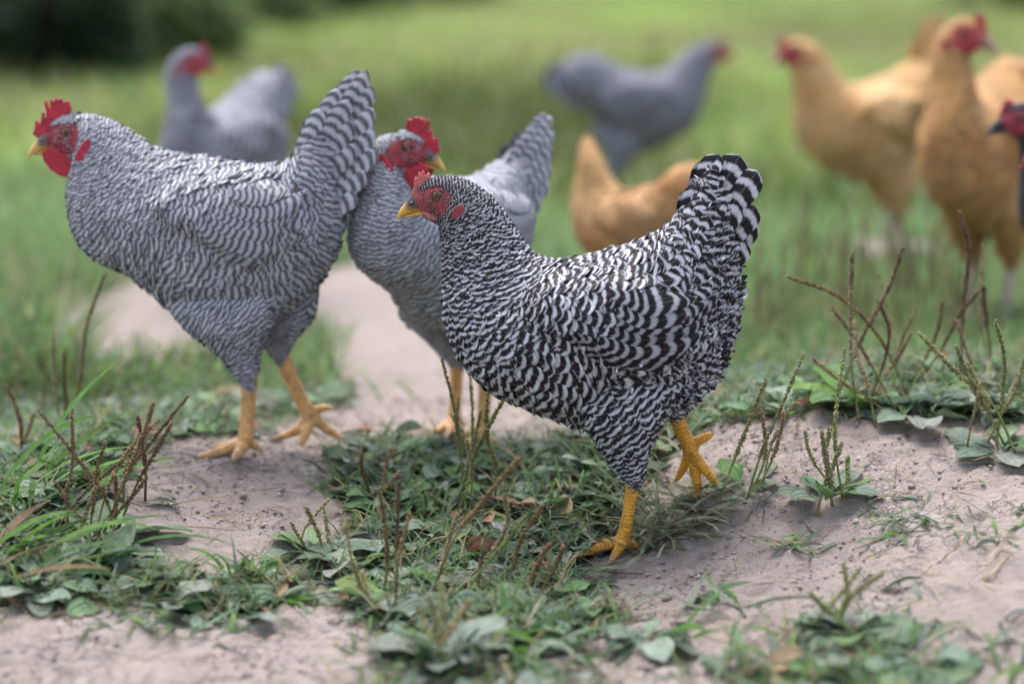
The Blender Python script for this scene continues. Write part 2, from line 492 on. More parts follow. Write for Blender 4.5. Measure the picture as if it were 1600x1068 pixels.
def grow(pl, loft, t, th, L, Wd, F, phase0, period, lift, tint, tval, fringe=False, rows=6, cols=3, point=0.0, base=0.0012, jit=0.13, chev=0.22, droop=None):
    """feathers that hug the loft: roots (t, th), length, width, flow F (n,3)"""
    n = len(t)
    if n == 0: return
    Pt = loft.sample(loft.Pt, t, th); Pth = loft.sample(loft.Pth, t, th); N = loft.sample(loft.N, t, th)
    N /= np.linalg.norm(N, axis=1, keepdims=True)
    F = F - (F * N).sum(1, keepdims=True) * N
    F /= np.linalg.norm(F, axis=1, keepdims=True) + 1e-9
    Sd = np.cross(N, F)
    a = (Pt * Pt).sum(1); b = (Pt * Pth).sum(1); c = (Pth * Pth).sum(1)
    det = a * c - b * b + 1e-16
    def solve(d):
        p = (Pt * d).sum(1); q = (Pth * d).sum(1)
        return (c * p - b * q) / det, (a * q - b * p) / det
    ft, fth = solve(F); st, sth = solve(Sd)
    U, V, X, q = feather_template(rows, cols, point)
    fr = rng.random(n)
    if fringe:
        # ragged barbs at the rim: thin slivers past the outline
        ku = np.array([-0.9, -0.72, -0.5, -0.27, -0.08, 0.12, 0.3, 0.52, 0.75, 0.92])
        bv = 0.97 - 0.26 * ku ** 4 - 0.12 * ku ** 2
        m = len(U); e = len(ku); wq = 0.075
        Uf = np.concatenate([ku - wq, ku + wq, ku * 1.08 + wq * 0.25, ku * 1.08 - wq * 0.25])
        Vf = np.concatenate([bv - 0.10, bv - 0.10, bv + 0.055, bv + 0.055])
        Xf = np.concatenate([(ku - wq) * 0.9, (ku + wq) * 0.9, ku * 1.03 + wq * 0.3, ku * 1.03 - wq * 0.3]) 
        # keep slivers inside the rounded outline near the tip
        Xf = Xf * np.interp(Vf, [0.5, 0.8, 0.93, 1.0, 1.1], [1.0, 0.97, 0.78, 0.62, 0.6])
        qf = np.stack([np.arange(e), np.arange(e) + e, np.arange(e) + 2 * e, np.arange(e) + 3 * e], -1) + m
        U = np.concatenate([U, Uf]); V = np.concatenate([V, Vf]); X = np.concatenate([X, Xf]); q = np.vstack([q, qf])
    nv = len(U)
    dv = L[:, None] * V[None]; du = (Wd / 2)[:, None] * X[None]
    sweep = (rng.random(n) - 0.5)[:, None] * 0.25 * Wd[:, None] * (V[None] ** 2)
    du = du + sweep
    tt = t[:, None] + dv * ft[:, None] + du * st[:, None]
    hh = th[:, None] + dv * fth[:, None] + du * sth[:, None]
    P = loft.sample(loft.S, tt.ravel(), hh.ravel()).reshape(n, nv, 3)
    Nn = loft.sample(loft.N, tt.ravel(), hh.ravel()).reshape(n, nv, 3)
    Nn /= np.linalg.norm(Nn, axis=-1, keepdims=True) + 1e-9
    exc = np.maximum(0, tt - (loft.n - 1.0001))
    Pe = loft.sample(loft.Pt, np.full(n * nv, loft.n - 1.01), hh.ravel()).reshape(n, nv, 3)
    P = P + exc[..., None] * Pe
    roll = (rng.random(n) - 0.5)[:, None]
    lf = lift * (0.65 + 0.8 * rng.random(n))
    H = base + lf[:, None] * (V[None] ** 1.4) * (1 + 0.9 * roll * U[None]) - 0.10 * (Wd[:, None]) * (U[None] ** 2) * 0.45 * V[None] 
    P = P + Nn * H[..., None]
    far = np.linalg.norm(P - P[:, :1], axis=-1).max(1) > 1.45 * np.maximum(L, Wd)
    P = np.where(far[:, None, None], P[:, :1] - Nn[:, :1] * 0.004, P)
    ph = phase0[:, None] + (rng.random(n)[:, None] - 0.5) * 2 * jit + dv / period[:, None]
    fv = np.stack([np.broadcast_to(U, (n, nv)), np.broadcast_to(V, (n, nv)), np.broadcast_to(fr[:, None], (n, nv))], -1)
    tn = np.broadcast_to(tint[:, None, :], (n, nv, 3))
    qq = q[None] + (np.arange(n) * nv)[:, None, None]
    tv = np.broadcast_to(tval[:, None], (n, nv))
    pl.add(P, qq.reshape(-1, 4), ph, fv, tn, tv, chev)

def big_feather(root, tip, width, normal, period, phase=0.0, bend=0.0, tint=(1, 1, 1), rows=12, cols=5, point=0.0, seed=0.5, round_=1.0):
    """free quill feather from root to tip (3D), as arrays"""
    root, tip, normal = np.array(root, float), np.array(tip, float), np.array(normal, float)
    ax = tip - root; L = np.linalg.norm(ax); ax /= L
    normal = normal - ax * (normal @ ax); normal /= np.linalg.norm(normal)
    sd_ = np.cross(normal, ax)
    v = np.concatenate([np.linspace(0, 0.8, rows - 5), [0.87, 0.93, 0.965, 0.985, 1.0]])
    wv = np.interp(v, [0, 0.12, 0.4, 0.8, 0.87, 0.93, 0.965, 0.985, 1.0],
                   [0.14, 0.45, 0.9, 1.0, 0.97 - 0.3 * point, 0.86 - 0.4 * point, 0.70 - 0.45 * point, 0.52 - 0.38 * point, 0.22 - 0.1 * point])
    u = np.linspace(-1, 1, cols)
    U = np.tile(u, (len(v), 1)); V = np.tile(v[:, None], (1, cols))
    X = U * wv[:, None] * width / 2
    VV = V - 0.03 * U ** 2 * (V > 0.6)
    P = root + ax * (VV * L)[..., None] + sd_ * X[..., None] + normal * (bend * L * np.sin(V * math.pi * 0.5) ** 2 - 0.10 * width * U ** 2)[..., None]
    k = np.arange(len(v) - 1)[:, None] * cols + np.arange(cols - 1)[None, :]
    q = np.stack([k, k + 1, k + cols + 1, k + cols], -1).reshape(-1, 4)
    ph = phase + V * L / period + 0.03 * np.sin(V * 25 + seed * 9)
    fv = np.stack([U, V, np.full_like(U, seed)], -1)
    return P.reshape(-1, 3), q, ph.ravel(), fv.reshape(-1, 3), np.broadcast_to(np.array(tint, float), (U.size, 3)).copy()

def feather_obj(name, arr, mat, parent):
    P, q, ph, fv, ti = arr
    me = mk_mesh(name, P, q, {'phase': ('FLOAT', ph), 'fv': ('FLOAT_VECTOR', fv),
                              'tint': ('FLOAT_COLOR', np.column_stack([ti, np.full(len(ti), 0.25)]))})
    return obj(name, me, mat, parent)

def tube(pts, rad, k=12, cap=True, per=5):
    """closed tube through points with radii"""
    A, _ = catmull(np.column_stack([np.asarray(pts, float), np.asarray(rad, float)]), (len(pts) - 1) * per + 1)
    P, r = A[:, :3], np.maximum(A[:, 3], 2e-4)
    T = np.gradient(P, axis=0); T /= np.linalg.norm(T, axis=1, keepdims=True) + 1e-12
    ref = np.array([0.13, 1.0, 0.07])
    B = np.cross(T, ref); B /= np.linalg.norm(B, axis=1, keepdims=True) + 1e-12
    Nn = np.cross(B, T)
    a = np.arange(k) / k * 2 * math.pi
    ring = P[:, None] + r[:, None, None] * (np.cos(a)[None, :, None] * B[:, None] + np.sin(a)[None, :, None] * Nn[:, None])
    n = len(P)
    v = np.vstack([ring.reshape(-1, 3), P[0], P[-1]])
    i, j = np.meshgrid(np.arange(n - 1), np.arange(k), indexing='ij')
    q = np.stack([i * k + j, i * k + (j + 1) % k, (i + 1) * k + (j + 1) % k, (i + 1) * k + j], -1).reshape(-1, 4)
    jj = np.arange(k)
    t = np.vstack([np.stack([jj * 0 + n * k, (jj + 1) % k, jj], -1), np.stack([jj * 0 + n * k + 1, (n - 1) * k + jj, (n - 1) * k + (jj + 1) % k], -1)])
    return v, q, t

def join(parts):
    vs_, qs, ts, n = [], [], [], 0
    for v, q, t in parts:
        vs_.append(v); qs.append(q + n); ts.append(t + n); n += len(v)
    return np.vstack(vs_), np.vstack(qs), np.vstack(ts)

def remesh(v, q, t, voxel, smooth=3):
    me = mk_mesh('tmp', v, [q, t])
    o = bpy.data.objects.new('tmp', me); C.objects.link(o)
    md = o.modifiers.new('r', 'REMESH'); md.mode = 'VOXEL'; md.voxel_size = voxel; md.use_smooth_shade = True
    if smooth:
        sm = o.modifiers.new('s', 'SMOOTH'); sm.factor = 0.5; sm.iterations = smooth
    dg = bpy.context.evaluated_depsgraph_get()
    out = bpy.data.meshes.new_from_object(o.evaluated_get(dg), depsgraph=dg)
    bpy.data.objects.remove(o); bpy.data.meshes.remove(me)
    return out

def coords(me):
    a = np.empty(len(me.vertices) * 3, np.float32); me.vertices.foreach_get('co', a)
    return a.reshape(-1, 3).astype(float)

def set_coords(me, v):
    me.vertices.foreach_set('co', np.ascontiguousarray(v, dtype=np.float32).ravel()); me.update()

def set_col(me, col):
    a = me.attributes.new('col', 'FLOAT_COLOR', 'POINT')
    a.data.foreach_set('color', np.column_stack([col, np.ones(len(col))]).astype(np.float32).ravel())

def inside(poly, x, y):
    poly = np.asarray(poly, float); r = np.zeros(np.shape(x), bool)
    n = len(poly); j = n - 1
    for i in range(n):
        xi, yi = poly[i]; xj, yj = poly[j]
        c = ((yi > y) != (yj > y)) & (x < (xj - xi) * (y - yi) / (yj - yi + 1e-12) + xi)
        r ^= c; j = i
    return r

def pdist(poly, x, y):
    poly = np.asarray(poly, float); d = np.full(np.shape(x), 1e9); n = len(poly)
    for i in range(n):
        a, b = poly[i - 1], poly[i]; e = b - a
        s = np.clip(((x - a[0]) * e[0] + (y - a[1]) * e[1]) / (e @ e + 1e-12), 0, 1)
        d = np.minimum(d, np.hypot(x - a[0] - s * e[0], y - a[1] - s * e[1]))
    return np.where(inside(poly, x, y), d, -d)

def plate(outline, y0, y1, voxel, smooth=4):
    """solid plate from an (x,z) outline between two y values"""
    bm = bmesh.new()
    a = [bm.verts.new((p[0], y0, p[1])) for p in outline]
    f = bm.faces.new(a)
    r = bmesh.ops.extrude_face_region(bm, geom=[f])
    for e in r['geom']:
        if isinstance(e, bmesh.types.BMVert): e.co.y = y1
    bmesh.ops.recalc_face_normals(bm, faces=bm.faces)
    bmesh.ops.triangulate(bm, faces=bm.faces)
    bm.verts.index_update()
    v = np.array([x.co[:] for x in bm.verts]); t = np.array([[x.index for x in f.verts] for f in bm.faces])
    bm.free()
    return remesh(v, np.zeros((0, 4), int), t, voxel, smooth)

# ------------------------------------------------------------------ ground
xs = np.concatenate([-np.geomspace(1.2, 260, 46)[::-1], np.linspace(-1.17, 1.17, 330), np.geomspace(1.2, 260, 46)])
ys = np.concatenate([-np.geomspace(0.3, 120, 22)[::-1] + 1.7 - 0.3 + 0.3, np.linspace(1.7, 3.6, 300), 3.6 + np.geomspace(0.012, 300, 110)])
ys = np.unique(np.round(ys, 5))
GX, GY = np.meshgrid(xs, ys)
GZ = hgt(GX, GY) + hfine(GX, GY)

# cover map: patches of green and of bare soil, as ellipses on the ground
def patch(px, py, rx, ry, val):
    c = ground_at(px, py); s = FPX / (c[1] / CP)
    far = ground_at(px, max(py - ry, -60)); near = ground_at(px, py + ry)
    return (c[0], c[1], rx / s, max(0.03, (far[1] - near[1]) / 2), val)
PATCHES = [patch(*a) for a in (
    # bare soil
    (330, 790, 150, 75, -1.5), (430, 715, 140, 35, -1.4), (300, 1020, 330, 60, -1.5), (500, 960, 70, 50, -1.0),
    (620, 600, 120, 70, -1.6), (600, 510, 110, 40, -1.4), (235, 500, 140, 70, -2.2), (430, 470, 120, 25, -1.2), (560, 440, 60, 22, -1.2),
    (1330, 820, 330, 130, -1.7), (1100, 900, 150, 60, -1.5), (1500, 730, 170, 70, -1.5), (1040, 1000, 140, 60, -1.1),
    (1390, 385, 60, 12, -0.6), (1560, 520, 90, 18, -0.8), (880, 300, 60, 25, -0.7), (1560, 930, 120, 50, -0.8), (1130, 690, 60, 25, -0.8),
    # green
    (60, 560, 190, 150, 1.0), (400, 610, 170, 60, 1.5), (90, 760, 130, 90, 0.7), (300, 935, 210, 40, 1.2), (70, 900, 130, 50, 0.9), (470, 500, 80, 40, 0.8),
    (690, 740, 230, 55, 1.0), (760, 970, 230, 110, 1.3), (960, 960, 120, 40, 0.6), (840, 830, 130, 60, 0.6), (1350, 560, 260, 70, 1.0), (1330, 985, 200, 35, 0.7),
    (1260, 1060, 260, 30, 0.8), (1250, 960, 180, 40, 0.7), (1180, 740, 60, 40, 0.8), (560, 740, 110, 45, 0.8), (1400, 610, 220, 30, 1.2), (900, 770, 90, 40, 0.6), (1000, 700, 90, 40, 0.8), (1530, 640, 100, 30, 0.7), (640, 620, 40, 15, 0.7))]
def cover(x, y):
    x = np.asarray(x, float); y = np.asarray(y, float)
    c = np.where(y > 3.25, 0.75, 0.42) + 1.3 * (fbm(x * 7, y * 7, 71, 3) - 0.5)
    c = np.where(y > 5.2, np.maximum(c, 0.75), c)
    for (cx, cy, rx, ry, v) in PATCHES:
        d = ((x - cx) / rx) ** 2 + ((y - cy) / ry) ** 2
        c = c + v * np.exp(-0.5 * d * 1.6)
    return np.clip(c, 0, 1.3)
COV = cover(GX, GY)
nx, ny = len(xs), len(ys)
i, j = np.meshgrid(np.arange(ny - 1), np.arange(nx - 1), indexing='ij')
a_ = i * nx + j
gq = np.stack([a_, a_ + 1, a_ + nx + 1, a_ + nx], -1).reshape(-1, 4)
gme = mk_mesh('ground', np.stack([GX, GY, GZ], -1).reshape(-1, 3), gq, {'cover': ('FLOAT', COV.ravel())})
def ground_mat():
    m, n, l, b = new_mat('dry_soil')
    g = n.new('ShaderNodeNewGeometry'); p = g.outputs['Position']
    n1 = noise_node(n, l, p, 9, 5, 0.6); n2 = noise_node(n, l, p, 60, 5, 0.65); n3 = noise_node(n, l, p, 300, 4, 0.65); n4 = noise_node(n, l, p, 2.6, 3, 0.6)
    c = mixc(n, l, mapr(n, l, n1.outputs[0], 0.3, 0.7), (0.30, 0.248, 0.224), (0.385, 0.328, 0.302))
    c = mixc(n, l, mapr(n, l, n2.outputs[0], 0.38, 0.62, 0, 0.45), c, (0.235, 0.19, 0.165))
    c = mixc(n, l, mapr(n, l, n3.outputs[0], 0.5, 0.75, 0, 0.5), c, (0.40, 0.345, 0.32))
    c = mixc(n, l, mapr(n, l, n4.outputs[0], 0.5, 0.7, 0, 0.3), c, (0.215, 0.175, 0.15))
    vo = n.new('ShaderNodeTexVoronoi'); vo.feature = 'DISTANCE_TO_EDGE'; vo.inputs['Scale'].default_value = 34
    wp_ = mixc(n, l, 0.035, p, n2.outputs['Color'], 'ADD')
    l.new(wp_, vo.inputs['Vector'])
    crack = math_node(n, l, 'MULTIPLY', mapr(n, l, vo.outputs['Distance'], 0.0, 0.045, 1, 0, True), mapr(n, l, n1.outputs[0], 0.5, 0.62))
    c = mixc(n, l, math_node(n, l, 'MULTIPLY', crack, 0.55), c, (0.13, 0.10, 0.085))
    cv = attr(n, 'cover')
    gf = mapr(n, l, math_node(n, l, 'MULTIPLY_ADD', n2.outputs[0], 0.5, cv.outputs['Fac']), 0.7, 1.15, 0, 0.9)
    c = mixc(n, l, gf, c, (0.075, 0.085, 0.04))
    l.new(c, b.inputs['Base Color'])
    b.inputs['Roughness'].default_value = 0.95
    b.inputs['Specular IOR Level'].default_value = 0.1
    h = math_node(n, l, 'MULTIPLY_ADD', n3.outputs[0], 0.35, math_node(n, l, 'MULTIPLY_ADD', crack, -0.3, n2.outputs[0]))
    bp = n.new('ShaderNodeBump'); bp.inputs['Strength'].default_value = 0.9; bp.inputs['Distance'].default_value = 0.012
    l.new(h, bp.inputs['Height']); l.new(bp.outputs[0], b.inputs['Normal'])
    return m
M['soil'] = ground_mat()
tag(obj('ground', gme, M['soil']), kind='structure')

# crumbs of soil and small stones
def crumbs():
    ico = bmesh.new(); bmesh.ops.create_icosphere(ico, subdivisions=1, radius=1.0)
    ico.verts.index_update()
    bv = np.array([v.co[:] for v in ico.verts]); bf = np.array([[v.index for v in f.verts] for f in ico.faces]); ico.free()
    n = 17000
    x = rng.uniform(-0.75, 0.75, n * 4); y = rng.uniform(1.95, 3.4, n * 4)
    clump = fbm(x * 9, y * 9, 5, 3)
    k = (rng.random(n * 4) < 1.3 - cover(x, y)) & (clump > 0.50)
    x, y = x[k][:n], y[k][:n]; n = len(x)
    s = 0.0005 + 0.0022 * rng.random(n) ** 5 + (rng.random(n) < 0.012) * 0.004 * rng.random(n)
    z = hgt(x, y) + hfine(x, y) + s * 0.25
    sc = s[:, None] * rng.uniform(0.6, 1.3, (n, 3)) * np.array([1.2, 1.2, 0.7])
    jit = 1 + 0.5 * (rng.random((n, len(bv))) - 0.5)
    P = bv[None] * jit[..., None] * sc[:, None] + np.stack([x, y, z], -1)[:, None]
    F = bf[None] + (np.arange(n) * len(bv))[:, None, None]
    t = rng.random(n)[:, None]
    col = np.array([0.25, 0.208, 0.188]) * (1 - t) + np.array([0.37, 0.32, 0.295]) * t
    cc = np.repeat(col, len(bv), 0)
    me = mk_mesh('soil_crumbs', P.reshape(-1, 3), F.reshape(-1, 3), {'col': ('FLOAT_COLOR', np.column_stack([cc, np.ones(len(cc))]))}, smooth=False)
    m = skin_mat('soil_crumb', bump=0.3, scale=500, rough=0.95, spec=0.1)
    tag(obj('soil_crumbs', me, m), 'loose crumbs of dry soil and grit on the bare ground', 'soil crumbs', kind='stuff')
crumbs()

# ------------------------------------------------------------------ chickens
RED = np.array([0.42, 0.011, 0.033]); PINK = np.array([0.52, 0.11, 0.10])
HEAD_D = [(33, 2), (22, 14), (8, 22), (-12, 25.5)]
HEAD_V = [(27, -33), (17, -38), (5, -43), (-3, -50)]
HEAD_W = [9, 15, 19, 22]
FACE = [(47, -4), (32, 4), (18, 12), (0, 16), (-15, 11), (-22, -3), (-18, -20), (-9, -33), (10, -40), (26, -36), (42, -26)]
COMB_S = [(43, -4), (37, 9), (36, 21), (34, 26), (31, 22), (30, 32), (27, 33), (25, 25), (24, 34), (21, 34), (19, 25), (16, 31), (12, 31), (11, 24), (13, 15), (25, 3), (35, -6)]
_cb = [(58, 213), (62, 205), (64, 191), (68, 193), (70, 200), (73, 189), (74, 178.5), (77, 179), (78.5, 190), (80.6, 185), (80, 176), (77.5, 163), (82, 162), (86, 173), (88, 174),
       (86, 161), (91, 160), (96, 170), (94, 158.6), (99, 158), (102, 168), (101.8, 158.6), (106, 158.3), (109, 167), (111, 162), (116.5, 162), (120, 174), (119, 180), (106, 185), (92, 194), (84, 207), (70, 221)]
COMB_L = [(114 - x, 208 - y) for x, y in _cb]
WAT_S = [(25, -26), (18, -34), (9, -39.5), (-3, -41), (-10, -36), (-5, -32), (5, -31), (15, -27)]
_wt = [(85, 233.5), (74, 240), (76, 251), (86, 265), (100, 275), (108, 277.5), (121, 275), (127, 267), (129.5, 251), (119, 243), (98.5, 238), (90.5, 230)]
WAT_L = [(114 - x, 208 - y) for x, y in _wt]
EAR_S = [(-21, -32), (-27, -17), (-35, -13), (-42, -16), (-42, -25), (-35, -33), (-28, -36), (-22, -35)]
EAR_L = [(-15, -38), (-20, -27), (-30, -13), (-38, -8), (-40, -18), (-36, -33), (-28, -42), (-19, -43)]

def rot2(p, c, a):
    p = np.asarray(p, float); c = np.asarray(c, float)
    d = p - c
    return c + np.stack([d[..., 0] * math.cos(a) - d[..., 1] * math.sin(a), d[..., 0] * math.sin(a) + d[..., 1] * math.cos(a)], -1)

PULLET = dict(
    eye=(685, 305), hrot=0.0, hs=1.0,
    D=[(728, 285), (757, 302), (785, 330), (808, 365), (832, 395), (866, 409), (905, 404), (950, 394), (990, 381), (1025, 366), (1045, 350), (1060, 334), (1073, 312), (1086, 290), (1097, 274), (1106, 264)],
    V=[(690, 368), (691, 385), (693, 408), (693, 440), (692, 478), (699, 520), (720, 566), (752, 602), (800, 630), (860, 655), (930, 672), (1040, 648), (1100, 608), (1130, 548), (1147, 470), (1156, 385)],
    W=[27, 31, 37, 45, 57, 72, 87, 96, 100, 101, 97, 88, 76, 58, 40, 26],
    wing=[(820, 460), (850, 432), (940, 418), (1010, 432), (1050, 462), (1072, 495), (1095, 530), (1070, 547), (1034, 560), (1000, 574), (975, 574), (945, 545), (900, 522), (855, 506)],
    wdir=(0.965, 0.26), wbump=19,
    wfeathers=[((950, 452), (1066, 486)), ((955, 470), (1078, 508)), ((958, 488), (1096, 530)), ((945, 500), (1082, 545)), ((930, 508), (1052, 557)), ((915, 512), (1024, 567)), ((900, 512), (997, 576)), ((885, 510), (970, 572))],
    thigh=dict(F=[(880, 560), (890, 605), (914, 650), (940, 690), (960, 716), (972, 732), (980, 740)], B=[(1070, 540), (1062, 585), (1042, 630), (1020, 665), (1006, 700), (1003, 724), (997, 740)],
               W=[46, 48, 44, 34, 24, 17, 12], yc=[30, 42, 47, 47, 45, 45, 45]),
    thigh2=dict(F=[(930, 540), (960, 590), (1000, 625), (1030, 642), (1045, 652)], B=[(1120, 520), (1118, 575), (1100, 615), (1082, 640), (1070, 652)], W=[46, 46, 36, 24, 14], yc=[-50, -48, -44, -42, -40]),
    legs=[dict(shank=[(992, 728, 45, 13), (988, 755, 45, 11), (983, 790, 45, 10), (977, 825, 46, 10.5), (972, 846, 46, 12)],
               toes=[[(972, 846, 46, 9), (945, 853, 50, 8), (920, 860, 54, 7), (897, 867, 56, 4.5), (886, 872, 57, 1.5)],
                     [(970, 845, 44, 9), (945, 850, 32, 7.5), (922, 855, 18, 6.5), (905, 860, 10, 4), (897, 864, 8, 1.5)],
                     [(975, 848, 50, 9), (965, 857, 66, 7.5), (957, 866, 84, 6), (951, 874, 96, 3.5), (947, 879, 100, 1.5)],
                     [(976, 846, 44, 8), (992, 852, 38, 6.5), (1008, 860, 34, 4), (1016, 866, 33, 1.5)]]),
          dict(shank=[(1052, 632, -40, 14), (1064, 662, -40, 12.5), (1076, 690, -40, 12), (1084, 708, -40, 13)],
               toes=[[(1084, 706, -40, 9), (1100, 728, -36, 8.5), (1116, 748, -30, 7.5), (1124, 760, -28, 4), (1127, 766, -27, 1.5)],
                     [(1083, 708, -42, 9), (1090, 738, -42, 8.5), (1096, 764, -42, 7.5), (1092, 780, -42, 5), (1087, 790, -42, 1.5)],
                     [(1080, 708, -46, 8), (1076, 730, -58, 7.5), (1068, 748, -68, 6), (1062, 757, -74, 3.5), (1058, 762, -76, 1.5)],
                     [(1082, 698, -40, 9), (1098, 690, -40, 8), (1113, 682, -40, 6.5), (1120, 678, -40, 3)]])],
    tail=[((1075, 350), (1118, 245), 46, 4, 6), ((1088, 360), (1150, 245), 52, 9, 14), ((1098, 375), (1177, 268), 46, 15, 22), ((1108, 400), (1174, 322), 44, 18, 24), ((1062, 372), (1084, 291), 36, 20, 20),
          ((1080, 385), (1112, 312), 34, 24, 28), ((1112, 432), (1178, 352), 30, 4, 4), ((1100, 395), (1146, 318), 36, 27, 31), ((1110, 440), (1160, 376), 38, 24, 27), ((1112, 470), (1150, 425), 34, 24, 26)],
    tperiod=27, yaw_axis=(735, 4.0, 9.0),
    L=([0, 3, 5, 7, 9, 11, 13, 15, 17, 19], [7, 9, 15, 24, 34, 44, 48, 48, 46, 36]),
    WD=([0, 3, 5, 7, 9, 11, 13, 15, 17, 19], [5, 6, 9, 14, 21, 29, 32, 32, 32, 34]),
    PER=([0, 3, 5, 7, 9, 11, 13, 15, 17, 19], [5, 5, 6.8, 9.2, 12.3, 16, 17, 16.5, 16, 18]),
)

COCKEREL = dict(
    eye=(114, 208), hrot=0.0, hs=1.0,
    D=[(134, 181), (165, 187), (195, 200), (222, 217), (248, 233), (280, 242), (315, 247), (350, 252), (385, 256), (415, 258), (440, 257), (459, 250), (471, 238), (481, 224), (490, 212), (498, 204)],
    V=[(121, 262), (113, 285), (109, 310), (110, 335), (116, 362), (130, 388), (158, 410), (195, 428), (228, 452), (262, 485), (315, 508), (385, 510), (440, 494), (492, 450), (526, 395), (542, 330)],
    W=[28, 36, 44, 53, 63, 75, 86, 94, 98, 98, 95, 88, 76, 60, 44, 30],
    wing=[(240, 318), (285, 278), (400, 272), (465, 305), (484, 362), (436, 390), (394, 404), (362, 378), (300, 350)],
    wdir=(0.95, 0.31), wbump=19,
    wfeathers=[((370, 300), (470, 330)), ((365, 315), (486, 362)), ((355, 325), (462, 378)), ((345, 332), (438, 390)), ((335, 338), (415, 400)), ((322, 340), (392, 404))],
    thigh=dict(F=[(255, 440), (268, 474), (302, 508), (335, 533), (358, 556), (374, 576), (382, 588)], B=[(462, 420), (448, 455), (428, 492), (410, 524), (404, 550), (400, 574), (397, 588)],
               W=[46, 48, 44, 34, 25, 18, 13], yc=[30, 42, 47, 47, 45, 45, 45]),
    thigh2=dict(F=[(330, 470), (370, 505), (395, 530), (412, 550), (424, 562)], B=[(500, 440), (485, 495), (462, 525), (446, 545), (440, 560)], W=[46, 44, 34, 22, 13], yc=[-50, -47, -44, -42, -40]),
    legs=[dict(shank=[(392, 578, 45, 15), (391, 605, 45, 13), (389, 640, 45, 12), (386, 670, 45, 12), (384, 690, 45, 14)],
               toes=[[(384, 690, 45, 10), (360, 700, 48, 9), (335, 708, 52, 7.5), (312, 714, 55, 5.5), (300, 719, 56, 1.5)],
                     [(384, 692, 45, 10), (378, 703, 62, 8.5), (373, 711, 82, 7), (371, 717, 94, 4), (370, 721, 98, 1.5)],
                     [(382, 690, 43, 10), (356, 697, 30, 8), (336, 701, 16, 6.5), (320, 706, 8, 4), (314, 709, 6, 1.5)],
                     [(388, 690, 43, 9), (396, 696, 40, 7), (406, 703, 38, 4), (411, 707, 37, 1.5)]]),
          dict(shank=[(432, 545, -40, 15), (442, 575, -40, 13), (458, 612, -40, 12), (472, 640, -40, 12), (478, 652, -40, 14)],
               toes=[[(476, 652, -40, 10), (462, 672, -34, 9), (442, 682, -28, 7), (425, 688, -24, 5), (417, 692, -22, 1.5)],
                     [(478, 655, -40, 10), (474, 675, -22, 9), (470, 688, -6, 7), (468, 697, 4, 4), (467, 701, 8, 1.5)],
                     [(480, 652, -42, 10), (498, 668, -42, 8.5), (514, 680, -42, 7), (526, 687, -42, 4), (532, 690, -42, 1.5)],
                     [(482, 645, -42, 9), (496, 640, -44, 7), (510, 640, -46, 5), (517, 642, -47, 1.5)]])],
    tail=[((468, 280), (566, 114), 30, 3, 3), ((474, 280), (580, 116), 34, 7, 8), ((480, 285), (588, 140), 36, 10, 12), ((482, 292), (588, 172), 38, 13, 16), ((486, 300), (590, 205), 38, 16, 20), ((490, 310), (589, 236), 38, 18, 23),
          ((494, 325), (574, 268), 38, 20, 25), ((462, 275), (535, 142), 28, 14, 12), ((458, 272), (508, 172), 28, 18, 16), ((470, 285), (552, 158), 32, 20, 20), ((474, 295), (556, 192), 34, 22, 24), ((478, 305), (560, 228), 34, 25, 28), ((500, 340), (560, 300), 36, 24, 27)],
    tperiod=17, yaw_axis=(165, 4.0, 9.0),
    L=([0, 3, 5, 7, 9, 11, 13, 15, 17, 19], [7, 10, 18, 28, 36, 42, 44, 44, 42, 34]),
    WD=([0, 3, 5, 7, 9, 11, 13, 15, 17, 19], [5, 6, 8, 12, 18, 25, 27, 27, 28, 30]),
    PER=([0, 3, 5, 7, 9, 11, 13, 15, 17, 19], [4, 4.5, 6, 7.3, 8.6, 10, 10.5, 10, 9.5, 12]),
)

def copy_prof(p):
    import copy
    return copy.deepcopy(p)

def pose_neck(p, ang, pivot, i0=1, i1=8, head=0.0):
    """turn the neck sections about a pivot in the side view (positive tips the head back); then the head about its eye"""
    p = copy_prof(p)
    D, V = np.array(p['D'], float), np.array(p['V'], float)
    for i in range(len(D)):
        w = float(1 - sstep(i0, i1, i))
        D[i] = rot2(D[i], pivot, ang * w); V[i] = rot2(V[i], pivot, ang * w)
        if i < 3:
            c = (D[i] + V[i]) / 2; b = (head - ang) * (0.6 - 0.2 * i)
            D[i] = rot2(D[i], c, b); V[i] = rot2(V[i], c, b)
    p['D'], p['V'] = D, V
    p['eye'] = tuple(rot2(p['eye'], pivot, ang))
    p['hrot'] = p['hrot'] + head
    ax = rot2(np.array([p['yaw_axis'][0], pivot[1] - 80]), pivot, ang)
    p['yaw_axis'] = (float(ax[0]), *p['yaw_axis'][1:])
    return p

def pose_tail(p, ang, pivot, n=5):
    p = copy_prof(p)
    D, V = np.array(p['D'], float), np.array(p['V'], float); k = len(D)
    for i in range(k):
        w = float(sstep(k - 1 - n, k - 2, i))
        D[i] = rot2(D[i], pivot, ang * w); V[i] = rot2(V[i], pivot, ang * w)
    p['D'], p['V'] = D, V
    p['tail'] = [(tuple(rot2(a, pivot, ang)), tuple(rot2(b, pivot, ang)), w, y0, y1) for a, b, w, y0, y1 in p['tail']]
    return p

